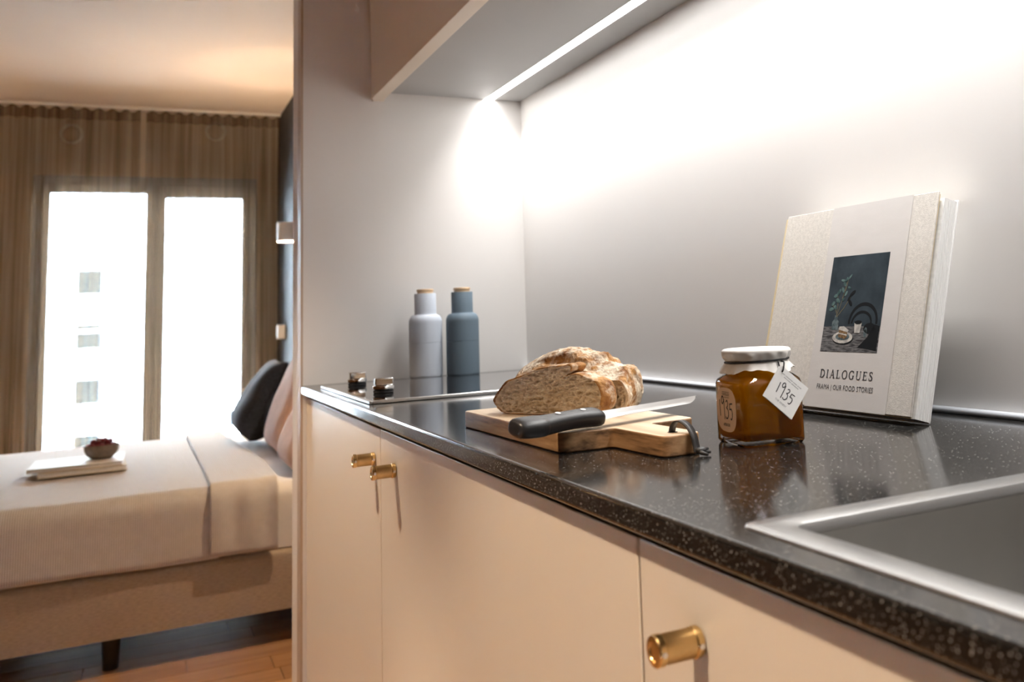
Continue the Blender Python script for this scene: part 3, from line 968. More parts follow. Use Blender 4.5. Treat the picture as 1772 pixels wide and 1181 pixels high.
# ------------------------------------------------------------------ lettering helpers (flat print, built as thin meshes)
def text_mb(body, size, frame, align='CENTER', space=1.0, lift=0.0, sx=1.0):
    """frame(u, v) -> point; letters laid in the u/v plane"""
    cu = bpy.data.curves.new('lettering', 'FONT')
    cu.body = body
    cu.size = size
    cu.align_x = align
    cu.space_character = space
    cu.resolution_u = 3
    ob = bpy.data.objects.new('lettering', cu)
    COL.objects.link(ob)
    dg = bpy.context.evaluated_depsgraph_get()
    me = ob.evaluated_get(dg).to_mesh()
    vs = [frame(v.co.x * sx, v.co.y) for v in me.vertices]
    fs = [tuple(p.vertices) for p in me.polygons]
    ob.evaluated_get(dg).to_mesh_clear()
    bpy.data.objects.remove(ob)
    bpy.data.curves.remove(cu)
    return MB().add(vs, fs)


def ribbon(mb, pts, w, frame, mi=0):
    """thick pen line through 2-D points; w is a width or list of widths"""
    P_ = [Vector((p[0], p[1])) for p in pts]
    N = len(P_)
    ws = w if isinstance(w, (list, tuple)) else [w] * N
    vs = []
    for i, p in enumerate(P_):
        t = (P_[min(i + 1, N - 1)] - P_[max(i - 1, 0)]).normalized()
        q = Vector((-t.y, t.x)) * ws[i] / 2
        vs += [frame(*(p - q)), frame(*(p + q))]
    mb.add(vs, [(2 * i, 2 * i + 1, 2 * i + 3, 2 * i + 2) for i in range(N - 1)], mi)


def arc(cx, cy, rx, ry, a0, a1, n=20):
    return [(cx + rx * math.cos(math.radians(a0 + (a1 - a0) * k / n)), cy + ry * math.sin(math.radians(a0 + (a1 - a0) * k / n))) for k in range(n + 1)]


def smooth2(pts, k=6):
    return [(p.x, p.y) for p in catmull([(a, b, 0) for a, b in pts], k)]


def hand_1935(mb, frame, w):
    """hand drawn 1935 in a box about 4 x 3.4 units centred on 0"""
    ribbon(mb, [(-1.75, 0.85), (-1.62, -1.05)], w, frame)
    ribbon(mb, smooth2([(-0.62, 0.75), (-0.85, 1.25), (-1.15, 1.1), (-1.2, 0.65), (-0.95, 0.4), (-0.65, 0.75), (-0.58, 0.9), (-0.52, 0.0), (-0.45, -1.35)]), w, frame)
    ribbon(mb, smooth2([(0.0, 0.65), (0.3, 0.85), (0.5, 0.55), (0.35, 0.15), (0.15, 0.0), (0.5, -0.2), (0.6, -0.7), (0.35, -1.15), (0.0, -1.2), (-0.15, -1.0)]), w, frame)
    ribbon(mb, [(1.75, 0.55), (1.0, 0.5)], w, frame)
    ribbon(mb, smooth2([(1.02, 0.52), (0.98, 0.05), (1.0, -0.12), (1.45, -0.1), (1.65, -0.5), (1.55, -1.05), (1.35, -1.25), (1.15, -1.15)]), w, frame)


SERIF = {}


def serif_word(mb, word, h, pitch, frame):
    """upright roman capitals with thick stems, thin strokes and serifs; height 1"""
    TK, TN, SW = 0.185, 0.085, 0.075
    x = 0
    out = []
    def stem(x0, w=TK):
        return [([(x0, 0), (x0, 1)], w), ([(x0 - 0.17, SW / 2), (x0 + 0.17, SW / 2)], SW), ([(x0 - 0.17, 1 - SW / 2), (x0 + 0.17, 1 - SW / 2)], SW)]
    def oval(cx, rx, a0, a1, n=28):
        pts = arc(cx, 0.5, rx, 0.49, a0, a1, n)
        return (pts, [TN + (TK - TN) * abs(math.cos(math.radians(a0 + (a1 - a0) * k / n))) ** 1.4 for k in range(n + 1)])
    L = {
        'D': (0.92, stem(0.17) + [oval(0.30, 0.52, 90, -90), ([(0.17, 0.975), (0.32, 0.975)], SW), ([(0.17, 0.025), (0.32, 0.025)], SW)]),
        'I': (0.40, stem(0.2)),
        'A': (0.95, [([(0.12, 0), (0.46, 1.0)], TN), ([(0.44, 1.02), (0.80, 0)], TK), ([(0.24, 0.36), (0.68, 0.36)], SW), ([(-0.02, SW / 2), (0.26, SW / 2)], SW), ([(0.62, SW / 2), (0.97, SW / 2)], SW)]),
        'L': (0.74, stem(0.17) + [([(0.17, SW / 2), (0.66, SW / 2)], SW), ([(0.66, 0), (0.68, 0.26)], SW)]),
        'O': (1.0, [oval(0.5, 0.42, 0, 360, 40)]),
        'G': (0.98, [oval(0.5, 0.42, 42, 320, 36), ([(0.80, 0.08), (0.80, 0.42)], TK), ([(0.64, 0.42), (0.96, 0.42)], SW), ([(0.83, 0.70), (0.83, 0.96)], SW)]),
        'U': (0.96, [([(0.18, 1), (0.18, 0.3)], TK), (smooth2([(0.18, 0.34), (0.24, 0.10), (0.48, 0.02), (0.72, 0.10), (0.79, 0.34)]), TN * 1.4), ([(0.79, 0.3), (0.79, 1)], TN), ([(0.0, 1 - SW / 2), (0.36, 1 - SW / 2)], SW), ([(0.64, 1 - SW / 2), (0.94, 1 - SW / 2)], SW)]),
        'E': (0.78, stem(0.17) + [([(0.17, SW / 2), (0.68, SW / 2)], SW), ([(0.17, 1 - SW / 2), (0.64, 1 - SW / 2)], SW), ([(0.17, 0.52), (0.52, 0.52)], SW), ([(0.68, 0), (0.71, 0.24)], SW), ([(0.64, 1), (0.65, 0.78)], SW), ([(0.52, 0.62), (0.52, 0.42)], SW)]),
        'S': (0.66, [(smooth2([(0.52, 0.78), (0.45, 0.94), (0.28, 0.97), (0.12, 0.84), (0.16, 0.64), (0.36, 0.50), (0.54, 0.34), (0.52, 0.12), (0.32, 0.02), (0.12, 0.08), (0.07, 0.24)]), [TN if (i < 16 or i > 44) else TK * 0.9 for i in range(61)]), ([(0.55, 0.72), (0.56, 0.97)], SW), ([(0.05, 0.03), (0.06, 0.28)], SW)]),
    }
    tot = sum(L[c][0] for c in word) + pitch * (len(word) - 1)
    x = -tot / 2
    for c in word:
        wdt, strokes = L[c]
        for pts, w in strokes:
            ww_ = [v * h for v in w] if isinstance(w, (list, tuple)) else w * h
            ribbon(mb, [((x + p[0]) * h, p[1] * h) for p in pts], ww_, frame)
        x += wdt + pitch


# ------------------------------------------------------------------ jam jar
JH = 0.0350
jr = thing('jam_jar', 'square glass jar of orange apricot jam with paper-covered lid', 'jar', (0.2445, -1.502, CZ + 0.0004), math.radians(-7), local=True)


def sq(h, r, z, n=6):
    return [(x, y, z) for x, y in rrect(-h, h, -h, h, r, n)]


def circ(r, z, n=28):
    # same vertex order as rrect
    pts = []
    for q, a0 in enumerate((0, 90, 180, 270)):
        for k in range(7):
            a = math.radians(a0 + 90 * k / 6)
            pts.append((r * math.cos(a), r * math.sin(a), z))
    return pts


outer = [sq(JH - 0.006, 0.004, 0.0008), sq(JH - 0.002, 0.0065, 0.0), sq(JH, 0.0075, 0.003), sq(JH, 0.0075, 0.060), sq(JH - 0.0008, 0.009, 0.064), sq(JH - 0.004, 0.015, 0.0685), [tuple(Vector(a).lerp(Vector(b), 0.55)) for a, b in zip(sq(JH - 0.009, 0.018, 0.0725), circ(0.0265, 0.0725))], circ(0.0255, 0.0755), circ(0.0255, 0.086)]
loops(outer).build('glass_body', M['glass'], jr, smooth='all')
tk = 0.0022
inner = [sq(JH - 0.010, 0.004, 0.0062), sq(JH - tk - 0.002, 0.0055, 0.0052), sq(JH - tk, 0.006, 0.008), sq(JH - tk, 0.006, 0.060), sq(JH - tk - 0.0010, 0.008, 0.0636), sq(JH - tk - 0.004, 0.013, 0.0672), circ(0.0262, 0.0712), circ(0.0236, 0.0735)]
jm = loops(inner, True)
jm.f.append(tuple(range(27, -1, -1))); jm.mi.append(0)
jm.build('jam', M['jam'], jr, smooth=True, angle=60)
loops([sq(JH - 0.0055, 0.004, 0.0010), sq(JH - 0.0035, 0.006, 0.0038), sq(JH - 0.010, 0.004, 0.0058)]).build('glass_base', M['glass'], jr, smooth='all')
MB().lathe([(0.0262, 0.080), (0.0272, 0.081), (0.0272, 0.0915), (0.026, 0.0925), (0.010, 0.0925)], n=48).build('lid', M['lampwhite'], jr, smooth=True)


def cover_fn(u, v):
    a = 2 * math.pi * u
    n1 = noise.noise(Vector((math.cos(a) * 2.2, math.sin(a) * 2.2, 1.7)))
    pleat = math.sin(a * 11 + 2.5 * n1) * 0.6 + math.sin(a * 17 + 1.0) * 0.4
    if v < 0.25:
        r = 0.0285 * (v / 0.25); z = 0.0955 - 0.0004 * (v / 0.25) ** 2
        z += 0.0004 * noise.noise(Vector((r * 120 * math.cos(a), r * 120 * math.sin(a), 0)))
    elif v < 0.35:
        t = (v - 0.25) / 0.10
        r = 0.0285 + 0.0035 * math.sin(t * math.pi / 2); z = 0.0951 - 0.0035 * (1 - math.cos(t * math.pi / 2))
    elif v < 0.65:
        t = (v - 0.35) / 0.30
        r = 0.0320 - 0.0036 * t ** 1.6 + pleat * 0.0016 * math.sin(math.pi * t) ; z = 0.0916 - 0.0092 * t
        z += 0.0006 * n1
    else:
        t = (v - 0.65) / 0.35
        r = 0.0284 + 0.0052 * t + pleat * 0.0022 * t; z = 0.0824 - (0.0095 + 0.0025 * math.sin(a * 4 + 0.6) + 0.0012 * pleat) * t
    r *= 1.13 * (1 + 0.02 * n1)
    return (r * math.cos(a), r * math.sin(a), z)


MB().grid(cover_fn, 200, 60, closeu=True).build('paper_cover', M['waxpaper'], jr, smooth='all')
ringpts = []
for k in range(72):
    a = 2 * math.pi * k / 72
    ringpts.append((0.0331 * math.cos(a), 0.0331 * math.sin(a), 0.0826 + 0.0012 * math.sin(a + 2.2)))
MB().tube(ringpts, 0.0010, 8, closed=True).build('string', M['string'], jr, smooth='all')
# swing tag hanging from the string in front of the near face
Tn = Vector((0.10, -1, 0.16)).normalized()
Tu = Vector((1, 0.10, 0)).normalized(); Tv = Tn.cross(Tu) * -1
if Tv.z < 0: Tv = -Tv
TC = Vector((0.0095, -JH - 0.0085, 0.0520))
ang = math.radians(-42)
tu = Tu * math.cos(ang) + Tv * math.sin(ang); tv = -Tu * math.sin(ang) + Tv * math.cos(ang)
hh_w, hh_h = 0.0192, 0.0192
for k, (dz, nm) in enumerate(((0.0, 'swing_tag'), (-0.0012, 'tag_back'))):
    mb = MB()
    c = TC + Tn * dz + (tu * -0.0006 if k else Vector())
    ptsq = [(-hh_w, -hh_h), (hh_w, -hh_h), (hh_w, hh_h), (-hh_w + 0.002, hh_h), (-hh_w, hh_h - 0.002)]
    vs = [c + tu * a + tv * b + Tn * e for e in (-0.0002, 0.0002) for a, b in ptsq]
    n = len(ptsq)
    mb.add(vs, [tuple(range(n - 1, -1, -1)), tuple(range(n, 2 * n))] + [(i, (i + 1) % n, n + (i + 1) % n, n + i) for i in range(n)])
    tg = mb.build(nm, M['paper'], jr)
    if k == 0:
        TAG = tg
tf = lambda s: (lambda u, v: TC + tu * u * s + tv * v * s + Tn * 0.00032)
mb = MB(); hand_1935(mb, lambda u, v: tf(0.0060)(u, v - 0.15), 0.16); mb.build('tag_number', M['ink'], TAG)
f1 = tf(1.0)
for (v0, u0, u1) in ((0.0132, -0.0135, 0.0135), (0.0108, -0.0100, 0.0100)):
    mb = MB(); u = u0
    rs = random.Random(int(v0 * 1e5))
    while u < u1:                      # print too fine to read: a row of tiny strokes
        w_ = 0.0004 + rs.random() * 0.0007
        ribbon(mb, [(u, v0), (u + w_, v0)], 0.0009, f1)
        u += w_ + 0.00035 + (0.0008 if rs.random() < 0.15 else 0)
    mb.build('tag_print', M['greyink'], TAG)
text_mb('THE FINEST', 0.0029, lambda u, v: f1(u, v - 0.0140)).build('tag_print', M['greyink'], TAG)
hook = Vector((0.0105, -0.0345, 0.0822))
hole = TC + tu * (-hh_w + 0.004) + tv * (hh_h - 0.004) + Tn * 0.0006
MB().tube(catmull([hook, hook + Vector((0.001, -0.004, -0.001)), hole + Tn * 0.001, hole - Tn * 0.003, hook + Vector((-0.003, 0.001, 0.0))]), 0.0008, 8).build('string', M['string'], jr, smooth='all')
# rounded paper label on the left face
lab = MB()
n = 48
pts = []
for k in range(n):
    a = 2 * math.pi * k / n
    ca, sa = math.cos(a), math.sin(a)
    e = 0.72
    pts.append((abs(ca) ** e * (1 if ca > 0 else -1) * 0.0235, abs(sa) ** (e * 0.95) * (1 if sa > 0 else -1) * 0.0222))
LY, LZ = 0.0045, 0.0345
lab.add([(-JH - 0.0002 * q - 0.0001, LY - a, LZ + b) for q in (0, 1) for a, b in pts], [tuple(range(n)), tuple(range(2 * n - 1, n - 1, -1))] + [(k, (k + 1) % n, n + (k + 1) % n, n + k) for k in range(n)])
LAB = lab.build('label', M['kraft'], jr)
lfm = lambda s, dy=0.0, dz=0.0: (lambda u, v: Vector((-JH - 0.00045, LY - u * s - dy, LZ + v * s + dz)))
mb = MB(); hand_1935(mb, lfm(0.0088, 0.0, 0.002), 0.17); mb.build('label_number', M['ink'], LAB)
text_mb('MARMELADE', 0.0040, lfm(1, 0, 0.0140), sx=0.75).build('label_print', M['ink'], LAB)
text_mb('APRIKOSE', 0.0044, lfm(1, 0, -0.0165), sx=0.8).build('label_print', M['ink'], LAB)
mb = MB()
ribbon(mb, [(-0.0085, 0.0178), (0.0085, 0.0178)], 0.0004, lfm(1)); ribbon(mb, [(-0.0085, 0.0124), (0.0085, 0.0124)], 0.0004, lfm(1))
mb.build('label_rule', M['ink'], LAB)

# ------------------------------------------------------------------ book leaning on the wall
bk = thing('cookbook', 'beige cookbook with photo band leaning against the wall', 'book', (0.46, -1.38, CZ))
TH_ = 0.280
BN = Vector((math.cos(TH_), 0, -math.sin(TH_))); BU = Vector((math.sin(TH_), 0, math.cos(TH_)))
BR = Vector((0.4465, -1.535, CZ + 0.0006))      # rear bottom near corner


def bkp(s, t, d):
    """s along the width from the near edge, t up, d towards the viewer from the rear cover"""
    return BR + Vector((0, s, 0)) + BU * t - BN * d


def slab(s0, s1, t0, t1, d0, d1, dtop=0.0):
    mb = MB()
    vs = [bkp(s, t, d + (dtop if t == t1 else 0)) for s in (s0, s1) for t in (t0, t1) for d in (d0, d1)]
    return mb.add(vs, [(0, 1, 3, 2), (4, 6, 7, 5), (0, 4, 5, 1), (2, 3, 7, 6), (0, 2, 6, 4), (1, 5, 7, 3)])


BH, BWd = 0.262, 0.302
slab(0.0, BWd + 0.019, 0.0, BH - 0.003, 0.0, 0.0025).build('back_cover', M['paper'], bk, bevel=0.0006)
# page block: individual gatherings with slightly different edges
pgn = 9
rg = random.Random(3)
for i in range(pgn):
    d0 = 0.0026 + i * 0.0195 / pgn
    slab(0.0005 + rg.random() * 0.0008, BWd + 0.013 + rg.random() * 0.001, 0.0012, BH - 0.005 - rg.random() * 0.0012, d0, d0 + 0.0195 / pgn - 0.00015).build('page_gathering', M['pagewhite'], bk)
slab(0.006, BWd + 0.0095, 0.001, BH - 0.002, 0.0224, 0.0238, 0.002).build('endpaper', M['tan'], bk)
F0, F1 = 0.0240, 0.0268
fc = slab(0.0035, BWd, 0.002, BH, F0, F1, 0.0035).build('front_cover', M['board'], bk, bevel=0.0008)


def ff(s, t, lift):
    k = (t - 0.002) / (BH - 0.002)
    return bkp(s, t, F1 + 0.0035 * k + lift)


# belly band wraps the front cover
b0, b1 = 0.0445, 0.197
bm = MB()
bm.add([ff(s, t, l) for s in (b0, b1) for t in (0.0015, BH + 0.0005) for l in (0.0002, 0.0006)], [(0, 1, 3, 2), (4, 6, 7, 5), (0, 4, 5, 1), (2, 3, 7, 6), (0, 2, 6, 4), (1, 5, 7, 3)])
bm.box(0, 0, 0, 0, 0, 0) if False else None
band = bm.build('paper_band', M['band'], bk)

# print on the band: u runs 0..1 left to right, v 0..1 bottom to top inside the picture
PS0, PS1, PT0, PT1 = 0.181, 0.072, 0.071, 0.194


def pf(lift):
    return lambda u, v: ff(PS0 + (PS1 - PS0) * u, PT0 + (PT1 - PT0) * v, 0.0007 + lift)


def blob(mb, cx, cy, rx, ry, fr_, mi=0, n=20, rot=0.0):
    c, s = math.cos(rot), math.sin(rot)
    mb.add([fr_(cx + rx * math.cos(2 * math.pi * k / n) * c - ry * math.sin(2 * math.pi * k / n) * s, cy + rx * math.cos(2 * math.pi * k / n) * s + ry * math.sin(2 * math.pi * k / n) * c) for k in range(n)], [tuple(range(n))], mi)


pm = [mat('print_wall', (0.046, 0.062, 0.075), 0.6, col2=(0.016, 0.023, 0.029), vscale=26, lo=0.25, hi=0.75),
      mat('print_table', (0.17, 0.165, 0.165), 0.6, col2=(0.035, 0.033, 0.035), vscale=90, stretch=(1, 1, 6), lo=0.35, hi=0.62),
      mat('print_leaf', (0.12, 0.19, 0.18), 0.6, col2=(0.03, 0.06, 0.06), vscale=120),
      mat('print_black', (0.010, 0.011, 0.013), 0.6, var=0.2),
      mat('print_cream', (0.58, 0.55, 0.50), 0.6, col2=(0.34, 0.32, 0.30), vscale=150),
      mat('print_cake', (0.26, 0.16, 0.08), 0.6, col2=(0.08, 0.045, 0.02), vscale=300),
      mat('print_glass', (0.15, 0.19, 0.20), 0.6, col2=(0.05, 0.07, 0.075), vscale=200),
      mat('print_stem', (0.16, 0.14, 0.09), 0.6, var=0.3)]
for p_ in pm:
    p_.node_tree.nodes['Principled BSDF'].inputs['Roughness'].default_value = 0.9
    p_.node_tree.nodes['Principled BSDF'].inputs['Specular IOR Level'].default_value = 0.12
pic = MB()
g0 = pf(0.0)
pic.add([g0(0, 0.26), g0(1, 0.26), g0(1, 1), g0(0, 1)], [(0, 1, 2, 3)], 0)
pic.add([g0(0, 0), g0(1, 0), g0(1, 0.26), g0(0, 0.26)], [(0, 1, 2, 3)], 1)
g1 = pf(0.00008)
# chair back: two bent wood arcs
ribbon(pic, arc(0.69, 0.30, 0.235, 0.185, -5, 185, 30), 0.035, g1, 3)
ribbon(pic, arc(0.67, 0.29, 0.165, 0.115, 0, 180, 26), 0.028, g1, 3)
# dark folded cloth, flowers
pic.add([g1(0.66, 0.05), g1(0.98, 0.02), g1(0.99, 0.26), g1(0.90, 0.28), g1(0.80, 0.15)], [(0, 1, 2, 3, 4)], 3)
blob(pic, 0.82, 0.24, 0.10, 0.055, g1, 3)
blob(pic, 0.76, 0.20, 0.03, 0.05, g1, 6)
# bottle vase
pic.add([g1(0.155, 0.225), g1(0.265, 0.225), g1(0.27, 0.31), g1(0.235, 0.335), g1(0.235, 0.375), g1(0.185, 0.375), g1(0.185, 0.335), g1(0.15, 0.31)], [tuple(range(8))], 6)
g2 = pf(0.00014)
for (x0, y0, x1, y1) in ((0.21, 0.36, 0.32, 0.72), (0.21, 0.36, 0.18, 0.60), (0.22, 0.36, 0.42, 0.56), (0.20, 0.40, 0.12, 0.48), (0.27, 0.55, 0.34, 0.76)):
    ribbon(pic, [(x0, y0), ((x0 + x1) / 2 + 0.015, (y0 + y1) / 2), (x1, y1)], 0.010, g2, 7)
g3 = pf(0.00020)
for (x, y_, rx, ry, rt) in ((0.31, 0.75, 0.030, 0.014, 0.9), (0.25, 0.74, 0.045, 0.013, -0.1), (0.36, 0.77, 0.05, 0.011, 0.7), (0.29, 0.70, 0.035, 0.018, -0.6), (0.20, 0.62, 0.042, 0.022, 0.8), (0.27, 0.64, 0.04, 0.018, -0.8), (0.15, 0.58, 0.038, 0.020, 0.2), (0.33, 0.60, 0.035, 0.016, 0.9), (0.20, 0.53, 0.042, 0.022, -0.4), (0.12, 0.50, 0.036, 0.020, 0.5), (0.10, 0.44, 0.045, 0.020, 0.1), (0.17, 0.46, 0.035, 0.020, -0.5), (0.38, 0.66, 0.030, 0.012, -0.3), (0.30, 0.54, 0.025, 0.014, 0.3)):
    blob(pic, x, y_, rx, ry, g3, 2, 12, rt)
for (x, y_, rx, ry, rt) in ((0.45, 0.60, 0.055, 0.020, 0.5), (0.43, 0.50, 0.045, 0.022, -0.7), (0.40, 0.55, 0.04, 0.018, 0.9)):
    blob(pic, x, y_, rx, ry, g2, 3, 12, rt)
# plate, cake, cup
blob(pic, 0.385, 0.135, 0.185, 0.062, g1, 3, 30)
blob(pic, 0.375, 0.148, 0.180, 0.060, g2, 4, 30)
blob(pic, 0.375, 0.155, 0.125, 0.036, g3, 6, 30)
g4 = pf(0.00026)
pic.add([g4(0.295, 0.155), g4(0.42, 0.130), g4(0.455, 0.155), g4(0.455, 0.215), g4(0.30, 0.235)], [tuple(range(5))], 5)
g5 = pf(0.00032)
pic.add([g5(0.29, 0.228), g5(0.46, 0.200), g5(0.47, 0.222), g5(0.38, 0.262), g5(0.30, 0.258)], [tuple(range(5))], 4)
ribbon(pic, [(0.30, 0.190), (0.45, 0.172)], 0.012, g5, 4)
pic.add([g4(0.575, 0.195), g4(0.665, 0.195), g4(0.685, 0.30), g4(0.555, 0.30)], [(0, 1, 2, 3)], 4)
blob(pic, 0.62, 0.30, 0.064, 0.020, g5, 3, 20)
pic.build('cover_photo', pm, band)
mid = (PS0 + PS1) / 2 - 0.003
tfm = lambda u, v: ff(mid - u, v, 0.0008)
mb = MB(); serif_word(mb, 'DIALOGUES', 0.0102, 0.30, lambda u, v: tfm(u, v + 0.0385)); mb.build('title_lettering', M['ink'], band)
text_mb('FRAMA | OUR FOOD STORIES', 0.0088, lambda u, v: tfm(u, v + 0.0245), sx=0.86, space=1.08).build('subtitle_lettering', M['ink'], band)

# ------------------------------------------------------------------ bedroom
BY0, BY1 = 1.20, 2.95
bd = thing('bed', 'oatmeal upholstered bed base with mattress and dark legs', 'bed', (-0.6, 2.0, 0))
BX0, BX1 = -1.65, 0.42


def soft_box(x0, x1, y0, y1, z0, z1, r, nx=40, ny=24, wob=0.0, seed=0.0):
    """rounded box skin (no bottom) as a grid over the perimeter profile"""
    mb = MB()
    secs = []
    for k in range(7):
        a = math.radians(90 * k / 6)
        secs.append((r * (1 - math.cos(a)) if False else r - r * math.cos(a), 0))
    prof = [(0.0, z0), (0.0, z0 + (z1 - z0) * 0.33), (0.0, z0 + (z1 - z0) * 0.66)]
    for k in range(7):
        a = math.radians(90 * k / 6)
        prof.append((r * (1 - math.cos(a)), z1 - r + r * math.sin(a)))
    lst = []
    for d, z in prof:
        loop = []
        for x, y in rrect(x0 + d, x1 - d, y0 + d, y1 - d, max(0.02, r - d * 0.5), 5):
            w = wob * noise.noise(Vector((x * 3 + seed, y * 3, z * 5)))
            loop.append((x, y, z + w))
        lst.append(loop)
    mb2 = loops(lst, True)
    mb2.f.append(tuple(range(len(lst[0]) - 1, -1, -1))); mb2.mi.append(0)
    return mb2


soft_box(BX0, BX1, BY0, BY1, 0.105, 0.297, 0.022).build('base', M['base_fabric'], bd, smooth=True, angle=50)
soft_box(BX0 + 0.01, BX1, BY0 + 0.012, BY1 - 0.012, 0.300, 0.508, 0.045).build('mattress', M['sheet'], bd, smooth=True, angle=50)
for (lx, ly) in ((-0.386, BY0 + 0.075), (-0.386, BY1 - 0.075), (BX0 + 0.1, BY0 + 0.075), (BX0 + 0.1, BY1 - 0.075), (0.33, BY0 + 0.075), (0.33, BY1 - 0.075)):
    MB().lathe([(0.021, 0.0), (0.022, 0.002), (0.027, 0.104)], (lx, ly, 0), n=24).build('leg', M['leg'], bd, smooth=True)


def spread_fn(x0, x1, off, zb, seed, fold=0.0):
    """cloth over the mattress: hangs on the near side, crosses the top, hangs at the far side"""
    def fn(u, v):
        x = x0 + (x1 - x0) * u
        n_ = noise.noise(Vector((x * 4 + seed, v * 5, 0.3)))
        yb, zt, r = BY0 - off, 0.512 + off, 0.055
        hang = zt - r - zb
        top = (BY1 + off - r) - (yb + r)
        arcl = r * math.pi / 2
        tot = 2 * hang + 2 * arcl + top
        s = v * tot
        lower = 0.006 * math.sin(x * 7 + seed)
        if s < hang:
            y = yb + 0.006 * n_ - 0.010 * (1 - s / hang) * (1 + 0.5 * math.sin(x * 9 + seed)); z = zb + s + lower * (1 - s / hang)
        elif s < hang + arcl:
            a = (s - hang) / r
            y = yb + r - r * math.cos(a); z = zt - r + r * math.sin(a)
        elif s < hang + arcl + top:
            y = yb + r + (s - hang - arcl); z = zt + 0.004 * n_
        elif s < hang + 2 * arcl + top:
            a = (s - hang - arcl - top) / r
            y = BY1 + off - r + r * math.sin(a); z = zt - r + r * math.cos(a)
        else:
            y = BY1 + off; z = zt - r - (s - hang - 2 * arcl - top)
        return (x, y, z)
    return fn


sp1 = thing('bedspread', 'grey-beige woven bedspread with a folded band on the bed', 'bedspread', (-0.7, 2.0, 0.51))
MB().grid(spread_fn(BX0 - 0.01, -0.09, 0.006, 0.306, 0.0), 60, 120).build('cloth', M['spread'], sp1, smooth='all', solid=0.006)


def band_fn(u, v):
    x, y, z = spread_fn(-0.115, 0.088, 0.017, 0.312, 4.0)(u, v)
    if v < 0.2:
        y -= 0.010 * math.sin(u * 13 + 0.4) * math.sin(math.pi * min(v / 0.14, 1)) ** 0.6 * (0.4 + 0.6 * u)
    if v > 0.3:
        x += -0.02 * (v - 0.3) * (1 if u < 0.2 else 0.6) - 0.10 * max(0, v - 0.28) * u
    return (x, y, z)


MB().grid(band_fn, 50, 140).build('folded_band', M['spread'], sp1, smooth='all', solid=0.012)


def pillow(name, label, cat, c, w, h, t, mt, tilt, rz=0.0, sag=0.0, group=None):
    """cushion standing on edge: w along y, h up, t thick along x, leaning by tilt"""
    mb = MB()
    N = 44
    def side(sg):
        def fn(u, v):
            a = (u - 0.5) * 2; b = (v - 0.5) * 2
            e = max(0.0, (1 - abs(a) ** 3.2) * (1 - abs(b) ** 3.2)) ** 0.42
            pin = 1 - 0.06 * (abs(a) * abs(b)) ** 2 * 0 - 0.07 * (1 - a * a) * (abs(b) > 0.0) * abs(b) ** 6 - 0.0
            yy = a * w / 2 * (1 - 0.06 * (1 - b * b) * abs(a) ** 4); zz = b * h / 2 * (1 - 0.06 * (1 - a * a) * abs(b) ** 4)
            wr = noise.noise(Vector((yy * 7 + c[0] * 9, zz * 7, sg))) * 0.012 * e
            low = 1 + sag * (0.5 - v)
            return (sg * (t / 2 * e * low + wr * 0.7), yy, zz)
        return fn
    for sg in (-1, 1):
        mb.grid(side(sg), N, N)
    R_ = Matrix.Rotation(rz, 3, 'Z') @ Matrix.Rotation(tilt, 3, 'Y')
    zmin = min((R_ @ Vector(v)).z for v in mb.v)
    mb.v = [tuple(R_ @ Vector(v) + Vector((c[0], c[1], c[2] - zmin))) for v in mb.v]
    o = mb.build(name, mt, None, smooth='all')
    o.data.update()
    return tag(o, label, cat, group)


TZ = 0.5135
pillow('cushion', 'dark navy knitted cushion leaning behind the pink pillows', 'cushion', (0.165, 2.42, TZ + 0.028), 0.42, 0.36, 0.16, M['navy_cushion'], math.radians(25), 0.0, 0.5)
pillow('pillow', 'dusty pink pillow standing between navy cushion and the wall', 'pillow', (0.245, 1.945, TZ), 0.48, 0.42, 0.16, M['pink'], math.radians(17), 0.0, 0.35, 'pink pillows on the bed')
pillow('pillow', 'lower dusty pink pillow nearest the partition, half hidden', 'pillow', (0.225, 1.47, TZ), 0.42, 0.30, 0.14, M['pink'], math.radians(20), 0.0, 0.4, 'pink pillows on the bed')

# books and bowl on the bed
BTZ = 0.5265


def bed_book(name, label, x0, x1, y0, y1, z0, h, rz, cover):
    cx, cy = (x0 + x1) / 2, (y0 + y1) / 2
    t = thing(name, label, 'book', (cx, cy, z0), rz, local=True, group='books lying on the bed')
    w, d = (x1 - x0) / 2, (y1 - y0) / 2
    mb = MB(); mb.box(-w, w, -d, d, 0, 0.0025); mb.box(-w, w, -d, d, h - 0.0025, h); mb.box(-w, -w + 0.003, -d, d, 0.0025, h - 0.0025)
    mb.build('cover', cover, t, bevel=0.0008, seg=1)
    MB().box(-w + 0.0035, w - 0.004, -d + 0.004, d - 0.004, 0.0028, h - 0.0028).build('pages', M['pagewhite'], t)


bed_book('book', 'cream closed book under the white one on the bed', -0.645, -0.365, 1.86, 2.12, BTZ, 0.020, math.radians(3), mat('cream_cover', (0.62, 0.54, 0.40), 0.7, var=0.05))
bed_book('book', 'white covered book on top, under the berry bowl', -0.672, -0.372, 1.875, 2.16, BTZ + 0.0203, 0.014, math.radians(-1), mat('white_cover', (0.82, 0.80, 0.78), 0.6, var=0.03))
bz = BTZ + 0.0347
bx, by = -0.447, 2.02
bo_ = thing('berry_bowl', 'small brown stoneware bowl on the books on the bed', 'bowl', (bx, by, bz), local=True)
MB().lathe([(0.030, 0.0), (0.034, 0.001), (0.050, 0.014), (0.058, 0.032), (0.060, 0.050), (0.058, 0.052), (0.056, 0.050), (0.053, 0.032), (0.045, 0.016), (0.010, 0.010)], n=48).build('bowl', M['bowl'], bo_, smooth='all')
rb = random.Random(2)
sp = MB()
def berry_fn(u, v):
    a = 2 * math.pi * u; b = math.pi * v
    r = 0.0092 * (1 + 0.07 * math.sin(9 * a) * math.sin(8 * b))
    return (r * math.sin(b) * math.cos(a), r * math.sin(b) * math.sin(a), r * 1.15 * math.cos(b))
